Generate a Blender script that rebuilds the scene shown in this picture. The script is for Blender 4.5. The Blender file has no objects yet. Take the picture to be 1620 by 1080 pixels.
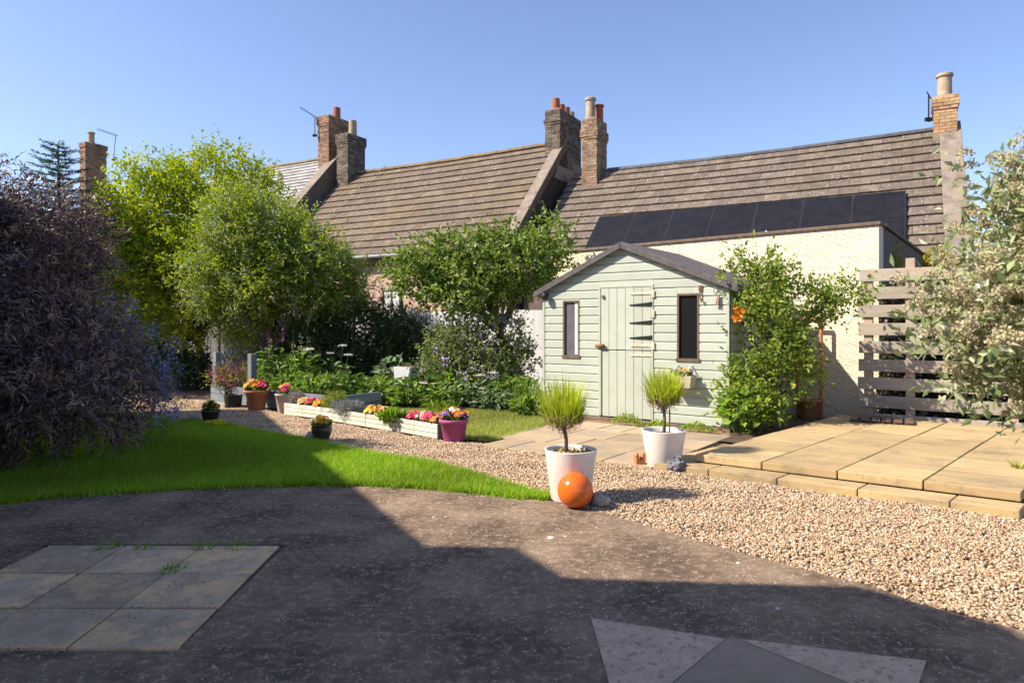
import bpy, math, random
import numpy as np
from mathutils import Vector, Matrix

random.seed(7)
rng = np.random.default_rng(7)
SC = bpy.context.scene
COL = SC.collection

# ------------------------------------------------------------------ camera, sky, sun, exposure
CAM_H, F, CX, CY = 1.3, 1080.0, 810.0, 513.0
cd = bpy.data.cameras.new('camera')
cam = bpy.data.objects.new('camera', cd); COL.objects.link(cam)
cam.location = (0, 0, CAM_H); cam.rotation_euler = (math.radians(90), 0, 0)
cd.sensor_width = 36; cd.lens = 24; cd.shift_y = -27 / 1620
cd.clip_start = 0.05; cd.clip_end = 2000
cd.dof.use_dof = True; cd.dof.focus_distance = 8.5; cd.dof.aperture_fstop = 4.0
SC.camera = cam

SUN_EL, SUN_X, SUN_Y = 42.0, -0.98, -0.19          # where the sun stands (left, a little behind the camera)
w = bpy.data.worlds.new('World'); SC.world = w; w.use_nodes = True
nt = w.node_tree; nt.nodes.clear()
sky = nt.nodes.new('ShaderNodeTexSky'); sky.sky_type = 'NISHITA'; sky.sun_disc = False
sky.sun_elevation = math.radians(SUN_EL)
sky.sun_rotation = math.atan2(SUN_X, SUN_Y)
sky.air_density = 1.0; sky.dust_density = 0.8; sky.ozone_density = 2.8
bg = nt.nodes.new('ShaderNodeBackground'); bg.inputs[1].default_value = 0.106
wo = nt.nodes.new('ShaderNodeOutputWorld')
wb = nt.nodes.new('ShaderNodeMix'); wb.data_type = 'RGBA'; wb.blend_type = 'MULTIPLY'; wb.inputs[0].default_value = 1.0   # camera white balance, the same in every direction
wb.inputs[7].default_value = (1.03, .965, 1.06, 1); nt.links.new(sky.outputs[0], wb.inputs[6]); nt.links.new(wb.outputs[2], bg.inputs[0]); nt.links.new(bg.outputs[0], wo.inputs[0])

sl = bpy.data.lights.new('sun', 'SUN'); sl.energy = 4.7; sl.angle = math.radians(0.55); sl.color = (1.0, 0.89, 0.74)
sun = bpy.data.objects.new('sun', sl); COL.objects.link(sun); sun.location = (-20, -6, 25)
_h = math.cos(math.radians(SUN_EL)) / math.hypot(SUN_X, SUN_Y)
sun.rotation_euler = Vector((SUN_X * _h, SUN_Y * _h, math.sin(math.radians(SUN_EL)))).to_track_quat('Z', 'Y').to_euler()
SC.view_settings.view_transform = 'Standard'; SC.view_settings.look = 'None'
SC.view_settings.gamma = 1; SC.view_settings.use_curve_mapping = False
SC.view_settings.exposure = 1.0

# ------------------------------------------------------------------ helpers
def G(px, py, z=0.0):                                  # pixel -> point on level z
    Y = (CAM_H - z) * F / (py - CY)
    return ((px - CX) / F * Y, Y)
def AT(px, Y): return (px - CX) / F * Y                # column at distance -> X
def HZ(py, Y): return CAM_H - (py - CY) * Y / F        # row at distance -> height

def link(o, parent=None):
    COL.objects.link(o)
    if parent: o.parent = parent
    return o
def tag(o, label=None, cat=None, group=None, kind=None):
    if label: o['label'] = label
    if cat: o['category'] = cat
    if group: o['group'] = group
    if kind: o['kind'] = kind
    return o
def thing(name, label, cat, loc=(0, 0, 0), rz=0, group=None):
    o = bpy.data.objects.new(name, None); link(o); o.empty_display_size = .1
    o.location = loc; o.rotation_euler = (0, 0, rz)
    return tag(o, label, cat, group)

class MB:
    def __init__(s): s.v = []; s.f = []
    def add(s, v, f):
        b = len(s.v); s.v += [tuple(p) for p in v]; s.f += [tuple(i + b for i in q) for q in f]; return s
    def hexa(s, p):                                     # 4 bottom points (ccw from above), 4 top points
        return s.add(p, [(3, 2, 1, 0), (4, 5, 6, 7), (0, 1, 5, 4), (1, 2, 6, 5), (2, 3, 7, 6), (3, 0, 4, 7)])
    def box(s, x0, x1, y0, y1, z0, z1):
        return s.hexa([(x0, y0, z0), (x1, y0, z0), (x1, y1, z0), (x0, y1, z0), (x0, y0, z1), (x1, y0, z1), (x1, y1, z1), (x0, y1, z1)])
    def extrude(s, poly, vec):                          # planar polygon, extruded
        n = len(poly); q = [tuple(a + b for a, b in zip(p, vec)) for p in poly]
        return s.add(list(poly) + q, [tuple(range(n - 1, -1, -1)), tuple(range(n, 2 * n))] + [(i, (i + 1) % n, n + (i + 1) % n, n + i) for i in range(n)])
    def tube(s, pts, rad, n=8, cap=True):
        pts = [Vector(p) for p in pts]; m = len(pts)
        if not hasattr(rad, '__len__'): rad = [rad] * m
        V = []; Fc = []; up = Vector((0.13, 0.31, 0.94))
        for i, p in enumerate(pts):
            d = (pts[min(i + 1, m - 1)] - pts[max(i - 1, 0)]).normalized()
            a = d.cross(up)
            if a.length < .05: a = d.cross(Vector((1, 0, 0)))
            a.normalize(); b = d.cross(a)
            for k in range(n):
                t = 2 * math.pi * k / n; V.append(p + (a * math.cos(t) + b * math.sin(t)) * rad[i])
        for i in range(m - 1):
            for k in range(n):
                Fc.append((i * n + k, i * n + (k + 1) % n, (i + 1) * n + (k + 1) % n, (i + 1) * n + k))
        if cap: Fc += [tuple(range(n - 1, -1, -1)), tuple(range((m - 1) * n, m * n))]
        return s.add(V, Fc)
    def lathe(s, prof, n=24, c=(0, 0, 0)):              # prof: (r, z) from outside bottom, closed with caps
        V = []; Fc = []; m = len(prof)
        for r, z in prof:
            for k in range(n):
                t = 2 * math.pi * k / n; V.append((c[0] + r * math.cos(t), c[1] + r * math.sin(t), c[2] + z))
        for i in range(m - 1):
            for k in range(n): Fc.append((i * n + k, i * n + (k + 1) % n, (i + 1) * n + (k + 1) % n, (i + 1) * n + k))
        Fc += [tuple(range(n - 1, -1, -1)), tuple(range((m - 1) * n, m * n))]
        return s.add(V, Fc)
    def mesh(s, name, m, smooth=False):
        me = bpy.data.meshes.new(name); me.from_pydata(s.v, [], s.f); me.materials.append(m)
        if smooth: me.polygons.foreach_set('use_smooth', [True] * len(me.polygons))
        return me
    def build(s, name, m, parent=None, smooth=False, bevel=0, seg=2):
        o = bpy.data.objects.new(name, s.mesh(name, m, smooth)); link(o, parent)
        if bevel:
            b = o.modifiers.new('bevel', 'BEVEL'); b.width = bevel; b.segments = seg; b.limit_method = 'ANGLE'; b.angle_limit = math.radians(40)
        return o

def npmesh(name, V, Fq, m, parent=None, C=None, smooth=False):
    """fast mesh from arrays; every face has the same number of corners"""
    V = np.asarray(V, np.float32); Fq = np.asarray(Fq, np.int32); k = Fq.shape[1]
    me = bpy.data.meshes.new(name)
    me.vertices.add(len(V)); me.vertices.foreach_set('co', V.ravel())
    me.loops.add(Fq.size); me.loops.foreach_set('vertex_index', Fq.ravel())
    me.polygons.add(len(Fq)); me.polygons.foreach_set('loop_start', np.arange(0, Fq.size, k, dtype=np.int32))
    me.polygons.foreach_set('use_smooth', np.full(len(Fq), smooth, bool))
    if C is not None:
        a = me.attributes.new('Col', 'FLOAT_COLOR', 'POINT')
        a.data.foreach_set('color', np.concatenate([np.asarray(C, np.float32), np.ones((len(C), 1), np.float32)], 1).ravel())
    me.update(calc_edges=True); me.validate()
    me.materials.append(m)
    o = bpy.data.objects.new(name, me); link(o, parent)
    return o
def copy_part(src, parent, loc=None, rot=None, scale=None):
    c = src.copy(); link(c, parent)
    if loc is not None: c.location = loc
    if rot is not None: c.rotation_euler = rot
    if scale is not None: c.scale = scale
    return c

# ------------------------------------------------------------------ materials
def mat(name, c1, c2=None, s=5.0, r=.85, bump=0.0, bs=60.0, var=0.0, c3=None, s3=1.3, t3=(.52, .68), spec=.3, attr=False,
        st=(1, 1, 1), ramp=(.35, .65), speck=None, metal=0.0, bd=.01, bst=None, hue=0.0, rot=None, r3=.65):
    m = bpy.data.materials.new(name); m.use_nodes = True; t = m.node_tree; N = t.nodes; Lk = t.links; N.clear()
    out = N.new('ShaderNodeOutputMaterial'); p = N.new('ShaderNodeBsdfPrincipled'); Lk.new(p.outputs[0], out.inputs[0])
    p.inputs['Roughness'].default_value = r; p.inputs['Specular IOR Level'].default_value = spec; p.inputs['Metallic'].default_value = metal
    geo = N.new('ShaderNodeNewGeometry'); pos = geo.outputs['Position']
    def mapped(sc):
        if tuple(sc) == (1, 1, 1) and not rot: return pos
        src = pos
        if rot:
            m0 = N.new('ShaderNodeMapping'); m0.inputs['Rotation'].default_value = rot; Lk.new(pos, m0.inputs[0]); src = m0.outputs[0]
        mp = N.new('ShaderNodeMapping'); mp.inputs['Scale'].default_value = sc; Lk.new(src, mp.inputs[0]); return mp.outputs[0]
    def noise(scale, det=6, v=None, rough=.6):
        n = N.new('ShaderNodeTexNoise'); n.inputs['Scale'].default_value = scale; n.inputs['Detail'].default_value = det
        n.inputs['Roughness'].default_value = rough; Lk.new(v or pos, n.inputs['Vector']); return n.outputs['Fac']
    def rng_(fac, a, b):
        q = N.new('ShaderNodeMapRange'); q.inputs[1].default_value = a; q.inputs[2].default_value = b; Lk.new(fac, q.inputs[0]); return q.outputs[0]
    def mix(fac, a, b, mode='MIX'):
        q = N.new('ShaderNodeMix'); q.data_type = 'RGBA'; q.blend_type = mode
        if isinstance(fac, float): q.inputs[0].default_value = fac
        else: Lk.new(fac, q.inputs[0])
        for i, x in ((6, a), (7, b)):
            if isinstance(x, tuple): q.inputs[i].default_value = (*x, 1)
            else: Lk.new(x, q.inputs[i])
        return q.outputs[2]
    v = mapped(st)
    if attr:
        a = N.new('ShaderNodeAttribute'); a.attribute_name = 'Col'; col = a.outputs['Color']
        if c2: col = mix(rng_(noise(s, 6, v), *ramp), col, mix(1.0, col, c2, 'MULTIPLY'))
    else:
        col = mix(rng_(noise(s, 8, v), *ramp), c1, c2) if c2 else mix(0.0, c1, c1)
    if c3: col = mix(rng_(noise(s3, 10, None, r3), *t3), col, c3)
    if speck:                                            # (colour, scale, threshold)
        vo = N.new('ShaderNodeTexVoronoi'); vo.inputs['Scale'].default_value = speck[1]; Lk.new(pos, vo.inputs['Vector'])
        f = rng_(vo.outputs['Distance'], speck[2], speck[2] * .6)
        sel = rng_(noise(speck[1] * .23, 2), .5, .56)
        mu = N.new('ShaderNodeMath'); mu.operation = 'MULTIPLY'; Lk.new(f, mu.inputs[0]); Lk.new(sel, mu.inputs[1])
        col = mix(mu.outputs[0], col, speck[0])
    if var or hue:
        oi = N.new('ShaderNodeObjectInfo'); h = N.new('ShaderNodeHueSaturation')
        q = N.new('ShaderNodeMapRange'); q.inputs[3].default_value = 1 - var; q.inputs[4].default_value = 1 + var
        Lk.new(oi.outputs['Random'], q.inputs[0]); Lk.new(q.outputs[0], h.inputs['Value']); Lk.new(col, h.inputs['Color'])
        if hue:
            mu = N.new('ShaderNodeMath'); mu.operation = 'MULTIPLY'; mu.inputs[1].default_value = 7.31; Lk.new(oi.outputs['Random'], mu.inputs[0])
            fr = N.new('ShaderNodeMath'); fr.operation = 'FRACT'; Lk.new(mu.outputs[0], fr.inputs[0])
            q2 = N.new('ShaderNodeMapRange'); q2.inputs[3].default_value = .5 - hue; q2.inputs[4].default_value = .5 + hue
            Lk.new(fr.outputs[0], q2.inputs[0]); Lk.new(q2.outputs[0], h.inputs['Hue'])
        col = h.outputs[0]
    Lk.new(col, p.inputs['Base Color'])
    if bump:
        b = N.new('ShaderNodeBump'); b.inputs['Strength'].default_value = bump; b.inputs['Distance'].default_value = bd
        Lk.new(noise(bs, 5, mapped(bst) if bst else v), b.inputs['Height']); Lk.new(b.outputs[0], p.inputs['Normal'])
    return m

def leafmat(name, trans=.35, rough=.5, spec=.35, gain=1.35):
    m = bpy.data.materials.new(name); m.use_nodes = True; t = m.node_tree; N = t.nodes; Lk = t.links; N.clear()
    out = N.new('ShaderNodeOutputMaterial'); p = N.new('ShaderNodeBsdfPrincipled'); tr = N.new('ShaderNodeBsdfTranslucent'); mx = N.new('ShaderNodeMixShader')
    a = N.new('ShaderNodeAttribute'); a.attribute_name = 'Col'
    h = N.new('ShaderNodeHueSaturation'); h.inputs['Saturation'].default_value = 1.15; h.inputs['Value'].default_value = 1.25
    p.inputs['Roughness'].default_value = rough; p.inputs['Specular IOR Level'].default_value = spec; mx.inputs[0].default_value = trans
    g = N.new('ShaderNodeHueSaturation'); g.inputs['Value'].default_value = gain; Lk.new(a.outputs['Color'], g.inputs['Color'])
    Lk.new(g.outputs[0], p.inputs['Base Color']); Lk.new(g.outputs[0], h.inputs['Color']); Lk.new(h.outputs[0], tr.inputs['Color'])
    Lk.new(p.outputs[0], mx.inputs[1]); Lk.new(tr.outputs[0], mx.inputs[2]); Lk.new(mx.outputs[0], out.inputs[0])
    return m

def glassmat(name, col, rough=.06):
    m = mat(name, col, r=rough, spec=.6); return m

K = {}
K['soil'] = mat('soil', (.055, .038, .026), (.10, .07, .048), 9, .95, .8, 40)
K['ground'] = mat('ground', (.07, .075, .03), (.11, .10, .05), .6, .95, .3, 8)
K['tarmac'] = mat('tarmac', (.110, .074, .050), (.33, .238, .162), 2.0, .93, 1.0, 130, c3=(.56, .42, .29), s3=20, t3=(.50, .68), r3=.85, ramp=(.38, .72), speck=((.66, .54, .42), 50, .26), bd=.012)
K['pale_screed'] = mat('pale_screed', (.56, .41, .30), (.44, .32, .23), 8, .95, .9, 120, c3=(.20, .145, .105), s3=30, t3=(.52, .62), r3=.8, bd=.006)
K['grey_screed'] = mat('grey_screed', (.24, .18, .13), (.31, .24, .175), 4, .9, .4, 150, c3=(.40, .31, .225), s3=9, t3=(.52, .7), r3=.85)
K['flag'] = mat('flag', (.38, .275, .175), (.50, .38, .26), 9, .92, .9, 90, var=.14, c3=(.66, .45, .235), s3=1.9, t3=(.49, .57), r3=.8, speck=((.14, .115, .09), 45, .3), bd=.008)
K['shedflag'] = mat('shedflag', (.34, .26, .17), (.42, .315, .19), 3, .9, .4, 90, var=.18, c3=(.28, .235, .19), s3=2.4, t3=(.5, .65), hue=.012)
K['terrace'] = mat('terrace', (.475, .345, .170), (.355, .26, .14), 2.6, .85, .6, 14, var=.12, c3=(.23, .175, .115), s3=2.6, t3=(.50, .68), r3=.78, st=(.45, 3.2, 1), rot=(0, 0, .64), speck=((.16, .12, .08), 22, .16), bd=.008)
K['gravelbase'] = mat('gravelbase', (.20, .13, .08), (.30, .205, .125), 60, .95, 1.0, 90)
K['pebble'] = mat('pebble', (1, 1, 1), r=.75, attr=True)
K['lawn'] = mat('lawn', (.045, .085, .012), (.07, .11, .018), 20, .95, .8, 120)
K['grass'] = leafmat('grass', .5, .5, .3, 2.65)
K['leaf'] = leafmat('leaf', .45, .5, .35, 1.65)
K['gloss_leaf'] = leafmat('gloss_leaf', .36, .4, .42, 1.6)
K['purple_leaf'] = leafmat('purple_leaf', .12, .40, .5, 1.5)
K['petal'] = leafmat('petal', .25, .6, .2, 1.0)
K['bark'] = mat('bark', (.12, .085, .058), (.20, .155, .11), 18, .95, .8, 60, st=(1, 1, .3))
K['shed'] = mat('shed_paint', (.425, .462, .392), (.388, .422, .358), 3, .55, .12, 60, var=.05, c3=(.32, .34, .285), s3=6, t3=(.57, .8), r3=.75, spec=.35, bst=(4, 4, 40))
K['shed_trim'] = mat('shed_trim', (.41, .445, .37), (.355, .385, .32), 8, .6, .1, 70)
K['felt'] = mat('roof_felt', (.085, .075, .078), (.13, .118, .118), 14, .95, .5, 160)
K['dark_wood'] = mat('window_wood', (.10, .065, .045), (.16, .11, .08), 14, .7, .3, 60, st=(1, 1, .2))
K['void'] = mat('dark_interior', (.012, .011, .010), r=.9)
K['pane'] = mat('window_pane', (.10, .10, .12), (.15, .145, .16), 5, .12, spec=.5)
K['pane_dark'] = mat('dark_pane', (.012, .012, .013), r=.08, spec=.4)
K['curtain'] = mat('net_curtain', (.62, .62, .62), (.45, .46, .48), 18, .9, .3, 40, st=(1, 1, .1))
K['iron'] = mat('black_iron', (.012, .012, .014), r=.5)
K['rust'] = mat('rusty_metal', (.16, .07, .035), (.26, .13, .07), 20, .8, .3, 90)
K['hinge'] = mat('painted_hinge', (.56, .56, .44), (.42, .36, .26), 24, .6)
K['tile'] = mat('roof_tile', (.112, .090, .071), (.165, .132, .103), 6, .93, .6, 120, var=.16, c3=(.21, .18, .15), s3=4, t3=(.52, .72), r3=.75, speck=((.42, .39, .34), 15, .26), hue=.006)
K['tile_m'] = mat('roof_tile_brown', (.118, .092, .070), (.165, .128, .096), 6, .93, .6, 120, var=.14, c3=(.175, .130, .072), s3=.55, t3=(.48, .70), r3=.75, speck=((.42, .38, .33), 14, .26), hue=.006)
K['slate'] = mat('roof_slate', (.28, .265, .26), (.38, .365, .35), 5, .6, .2, 60, var=.18)
K['deck'] = mat('roof_underlay', (.03, .026, .024), r=.95)
K['lead'] = mat('lead_ridge', (.055, .058, .065), (.10, .10, .11), 6, .6, .3, 40)
K['ridge'] = mat('ridge_tile', (.17, .12, .075), (.24, .175, .10), 5, .95, .4, 60, var=.1)
K['cement'] = mat('cement_render', (.19, .155, .125), (.26, .215, .175), 4, .95, .8, 40, c3=(.12, .10, .085), s3=2.4, t3=(.52, .7), speck=((.42, .38, .32), 14, .22))
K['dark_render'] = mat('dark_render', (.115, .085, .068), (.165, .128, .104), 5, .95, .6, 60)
K['brick_y'] = mat('buff_brick', (.36, .215, .105), (.43, .285, .16), 12, .9, .6, 70, var=.3, c3=(.34, .28, .21), s3=9, t3=(.54, .7), hue=.02)
K['brick_d'] = mat('sooty_brick', (.085, .070, .058), (.16, .125, .098), 9, .95, .7, 60, var=.4, c3=(.24, .19, .15), s3=3, t3=(.52, .7), hue=.015)
K['brick_r'] = mat('red_brick', (.22, .13, .085), (.30, .19, .13), 9, .95, .7, 60, var=.32, c3=(.12, .09, .075), s3=3, t3=(.52, .68), hue=.015)
K['brick_b'] = mat('brown_brick', (.235, .155, .10), (.31, .215, .145), 9, .95, .7, 60, var=.32, c3=(.13, .10, .08), s3=3, t3=(.50, .68), hue=.015)
K['mortar'] = mat('mortar', (.21, .185, .155), (.13, .11, .095), 20, .95, .6, 80)
K['pot_red'] = mat('red_chimney_pot', (.36, .12, .065), (.28, .10, .06), 9, .8)
K['pot_buff'] = mat('buff_chimney_pot', (.42, .33, .22), (.30, .235, .165), 7, .8)
K['pot_grey'] = mat('grey_chimney_pot', (.25, .23, .21), (.15, .14, .135), 5, .8, c3=(.5, .4, .3), s3=4, t3=(.6, .7))
K['solar'] = mat('solar_cells', (.012, .012, .016), (.018, .018, .022), 4, .35, spec=.12)
K['solar_line'] = mat('solar_lines', (.026, .026, .032), r=.4)
K['solar_frame'] = mat('solar_frame', (.035, .035, .038), r=.35)
K['white_mark'] = mat('bird_lime', (.6, .58, .54), r=.9)
K['pinkwall'] = mat('pink_harling', (.44, .30, .225), (.52, .38, .29), 2.5, .95, 1.0, 14, c3=(.36, .24, .19), s3=4, t3=(.52, .7), bd=.03)
K['stone'] = mat('wall_stone', (.26, .18, .16), (.40, .29, .24), 6, .95, .6, 30, var=.3)
K['cream'] = mat('cream_render', (.82, .725, .54), (.87, .785, .60), 1.6, .92, .7, 9, c3=(.72, .57, .38), s3=.7, t3=(.60, .80), bd=.10, rot=(0, -.75, .738), bst=(.75, 1.0, 6.5))
K['timber'] = mat('weathered_timber', (.355, .315, .265), (.265, .23, .19), 9, .85, .4, 50, var=.14, c3=(.40, .29, .175), s3=1.1, t3=(.48, .68), st=(.35, .35, 2.2))
K['post'] = mat('timber_post', (.42, .33, .25), (.34, .26, .19), 9, .85, .4, 50, st=(2, 2, .4))
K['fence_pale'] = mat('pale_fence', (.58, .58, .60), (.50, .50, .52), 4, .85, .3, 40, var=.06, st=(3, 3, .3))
K['bed_board'] = mat('grey_bed_board', (.15, .175, .20), (.20, .225, .25), 8, .75, .3, 50, var=.1, st=(.5, .5, 3))
K['trough'] = mat('trough_paint', (.60, .60, .50), (.50, .49, .41), 9, .7, .3, 50, var=.06, st=(.5, .5, 3))
K['trough_side'] = mat('trough_bare_end', (.18, .15, .13), (.25, .21, .18), 9, .8, .3, 50)
K['terracotta'] = mat('terracotta', (.45, .19, .085), (.38, .165, .08), 7, .8, .2, 60)
K['whitepot'] = mat('white_pot', (.76, .71, .67), (.68, .64, .61), 5, .36, spec=.4, c3=(.55, .46, .38), s3=6, t3=(.60, .80), r3=.75)
K['beigepot'] = mat('beige_pot', (.52, .43, .37), (.44, .36, .31), 6, .8)
K['blackpot'] = mat('black_glaze', (.022, .022, .020), (.045, .040, .032), 7, .25, spec=.5)
K['plastic'] = mat('black_plastic', (.02, .022, .025), r=.5)
K['purplepot'] = mat('purple_pot', (.36, .075, .20), (.33, .07, .185), 4, .45)
K['orange'] = mat('orange_glaze', (.62, .13, .012), (.56, .11, .01), 5, .16, spec=.6, c3=(.60, .22, .08), s3=9, t3=(.66, .74))
K['greystone'] = mat('grey_stone', (.42, .38, .33), (.30, .275, .25), 9, .85, .4, 40)
K['slaterock'] = mat('slate_rock', (.11, .115, .13), (.20, .205, .22), 14, .7, .8, 30)
K['whitepaint'] = mat('white_paint', (.72, .72, .70), (.62, .62, .60), 5, .6)
K['gutter'] = mat('grey_gutter', (.30, .29, .29), (.22, .215, .21), 5, .6)
K['windowbox'] = mat('stone_window_box', (.52, .45, .38), (.45, .39, .33), 10, .8, .3, 60)
K['hessian'] = mat('tassel_cord', (.30, .20, .14), (.38, .28, .20), 40, .9)
K['houserender'] = mat('house_render', (.55, .50, .43), (.50, .45, .38), 3, .9, .4, 30)
K['galv'] = mat('galvanised_wire', (.30, .31, .33), r=.5, metal=.6)
K['fence_shade'] = mat('painted_shade_fence', (.105, .10, .10), (.14, .135, .135), 4, .9, .3, 40, var=.1, st=(3, 3, .3))  # left stretch of boundary fence: tree shade put into the board colour
# ------------------------------------------------------------------ ground sheets
def sheet(name, pts, z, m, kind='structure', parent=None, thick=0.0):
    b = MB()
    if thick: b.extrude([(x, y, z - thick) for x, y in pts], (0, 0, thick))
    else: b.add([(x, y, z) for x, y in pts], [tuple(range(len(pts)))])
    o = b.build(name, m, parent)
    if kind: o['kind'] = kind
    return o
def area2(p): return sum(p[i - 1][0] * p[i][1] - p[i][0] * p[i - 1][1] for i in range(len(p)))
def ccw(p): return p if area2(p) > 0 else p[::-1]
def inside(P, poly):
    x, y = P[:, 0], P[:, 1]; r = np.zeros(len(P), bool); n = len(poly)
    for i in range(n):
        x0, y0 = poly[i - 1]; x1, y1 = poly[i]
        if y0 == y1: continue
        c = ((y0 > y) != (y1 > y)) & (x < (x1 - x0) * (y - y0) / (y1 - y0) + x0); r ^= c
    return r
def scatter(poly, dens):
    a = np.array(poly); lo, hi = a.min(0), a.max(0); n = int(dens * (hi - lo).prod())
    P = rng.random((n, 2)) * (hi - lo) + lo
    return P[inside(P, poly)]

sheet('ground', [(-300, -60), (300, -60), (300, 500), (-300, 500)], -.05, K['ground'])
# edges read off the photograph, on level ground
lawn_near = [G(x, y) for x, y in [(0, 797), (100, 786), (200, 780), (300, 774), (400, 770), (500, 768), (600, 769), (700, 775), (800, 786), (858, 790)]]
lawn_far = [G(x, y) for x, y in [(862, 787), (755, 754), (681, 733), (607, 723), (548, 713), (515, 704), (483, 697), (400, 683), (357, 674), (257, 663), (200, 657)]]
drive_edge = [G(x, y) for x, y in [(858, 790), (905, 797), (940, 806), (1060, 842), (1215, 885), (1310, 910), (1385, 927), (1440, 950), (1540, 977), (1620, 997)]]
trough_line = [G(x, y) for x, y in [(449, 656), (508, 664), (578, 676), (631, 684), (692, 695)]]
flag_edge = [G(x, y) for x, y in [(718, 700), (767, 700), (800, 706), (862, 718), (947, 731), (1024, 741), (1083, 747)]]
step_edge = [G(x, y) for x, y in [(1083, 747), (1180, 755), (1300, 773), (1442, 792), (1612, 817)]]

drive_poly = ccw([(-9, -7), (4.2, -7), (3.6, 0), (2.9, 2.0)] + drive_edge[::-1][:-1] + lawn_near[::-1] + [(-6.5, 4.4), (-9, 3.9)])
lawn_poly = ccw(lawn_near + lawn_far + [(-6.6, 10.2), (-6.9, 8.0), (-6.4, 6.5), (-5.6, 3.2)])
gravel_poly = ccw(lawn_far[::-1] + drive_edge[1:] + [(3.4, 2.2), (4.6, 3.2), (3.75, 4.35)] + step_edge[::-1] + flag_edge[::-1][1:] + trough_line[::-1] +
                  [G(440, 652), G(337, 636), G(336, 619), G(285, 621), G(240, 623), (-8.5, 12.4), (-8.2, 10.6)])
sheet('gravel_path', ccw([(-9, 3), (5.2, 2.0), (5.0, 4.0), (3.0, 8.5), (-2, 11.5), (-5, 13.6), (-9, 14)]), -.022, K['gravelbase'])
drive = sheet('driveway', drive_poly, 0.0, K['tarmac'], thick=.06)
lawn = sheet('lawn', lawn_poly, .004, K['lawn'], thick=.05)
bed_poly = [(-9.5, 13.4), (-5.1, 11.75), (-3.5, 10.6), (-2.2, 10.25), (-.2, 10.4), (.3, 9.7), (.5, 9.9), (2.0, 12.4), (-1.5, 15.2), (-9.5, 20.5)]
sheet('flower_bed', bed_poly, .012, K['soil'])
backlawn_poly = ccw([(-2.95, 9.85), (-.7, 7.85), G(770, 699), G(858, 677), (.62, 9.2), (.3, 9.75), (-.2, 10.45), (-2.2, 10.3)])
sheet('back_lawn', backlawn_poly, -.004, K['lawn'])
sheet('shrub_bed', ccw([(2.3, 7.6), (2.75, 7.15), (4.75, 9.05), (4.55, 9.3), (3.8, 10.1)]), .006, K['soil'])

for px, py, r_ in ((871, 850, .017), (1230, 962, .008), (686, 818, .007), (705, 817, .006), (895, 848, .007), (1168, 890, .008)):
    x, y = G(px, py); MB().lathe([(r_ * 1.3, .0), (r_ * 1.2, .003), (r_ * .5, .004)], 9).build('lime_spot', K['white_mark'], drive).location = (x, y, 0)
# paving slabs let into the driveway
ys = [3.99, 3.54, 3.105, 2.715]
flag_src = {}
for i in range(3):
    for j in range(3):
        x1 = -1.355 - .45 * i; x0 = x1 - .445; y1 = ys[j] - .004; y0 = ys[j + 1] + .004
        k = lambda x, y: (x - .0204 * (y - 3.955), y)
        J = lambda: random.uniform(-.001, .006)
        pts = [k(x0 + J(), y0 + J()), k(x1 - J(), y0 + J()), k(x1 - J(), y1 - J()), k(x0 + J(), y1 - J())]
        dz = random.uniform(-.002, .003)
        MB().hexa([(x, y, -.03) for x, y in pts] + [(x, y, .012 + dz) for x, y in pts]).build('paving_slab', K['flag'], drive, bevel=.004)
for pts, z, m in (([(935, 978), (1148, 1011), (1010, 1130), (1075, 1180)], .004, 'pale_screed'),
                  ([(1168, 1011), (1466, 1046), (1440, 1120), (1335, 1078), (1240, 1040)], .0045, 'pale_screed'),
                  ([(1150, 1010), (1166, 1010), (1240, 1040), (1335, 1078), (1440, 1120), (1380, 1260), (960, 1300), (1060, 1085)], .003, 'grey_screed')):
    P = [G(*p) for p in pts]
    if m == 'pale_screed' and z == .004: P = [G(935, 978), G(1148, 1011), G(1058, 1085), G(985, 1160)]
    sheet('screed_patch', ccw(P), z, K[m], kind=None, parent=drive)

jb = MB().box(-2.75, -1.33, 3.994, 4.02, -.02, .006); jb.box(-1.352, -1.335, 2.75, 3.99, -.02, .004); tag(jb.build('joint_moss', K['soil'], drive), kind='stuff')
# grass blades
def grassblades(name, poly, dens, h, wd, cols, z0, label, edge=None):
    P = scatter(poly, dens)
    if edge:                                             # ragged tufts hanging over the edge
        e = np.array(edge); k = rng.integers(0, len(e) - 1, 9000); t = rng.random((9000, 1)); Q = e[k] * (1 - t) + e[k + 1] * t
        wv = .018 + .016 * np.sin(Q[:, :1] * 9) * np.sin(Q[:, :1] * 23 + 1); P = np.concatenate([P, Q + rng.normal(size=Q.shape) * np.maximum(wv, .006)])
    n = len(P)
    az = rng.random(n) * 6.283; H = h * (.55 + .9 * rng.random(n)); lean = H * (.15 + .75 * rng.random(n))
    B = np.c_[P, np.full(n, z0)]
    d = np.c_[np.cos(az), np.sin(az), np.zeros(n)]; az2 = rng.random(n) * 6.283
    sd = np.c_[np.cos(az2), np.sin(az2), np.zeros(n)] * (wd * (.6 + .8 * rng.random(n)))[:, None]
    T = B + d * lean[:, None]; T[:, 2] += H
    V = np.empty((n, 3, 3)); V[:, 0] = B - sd; V[:, 1] = B + sd; V[:, 2] = T
    ca = np.array(cols); ci = ca[rng.integers(0, len(ca), n)] * (.75 + .5 * rng.random(n))[:, None]
    patch = .86 + .14 * np.sin(P[:, 0] * 2.1 + np.sin(P[:, 1] * 1.7) * 2)[:, None]
    Cc = np.repeat(ci * patch, 3, 0)
    o = npmesh(name, V.reshape(-1, 3), np.arange(3 * n).reshape(-1, 3), K['grass'], None, Cc)
    return tag(o, label, 'grass', kind='stuff')
GC = [(.095, .165, .012), (.125, .195, .018), (.08, .14, .010), (.18, .22, .04)]
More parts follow.
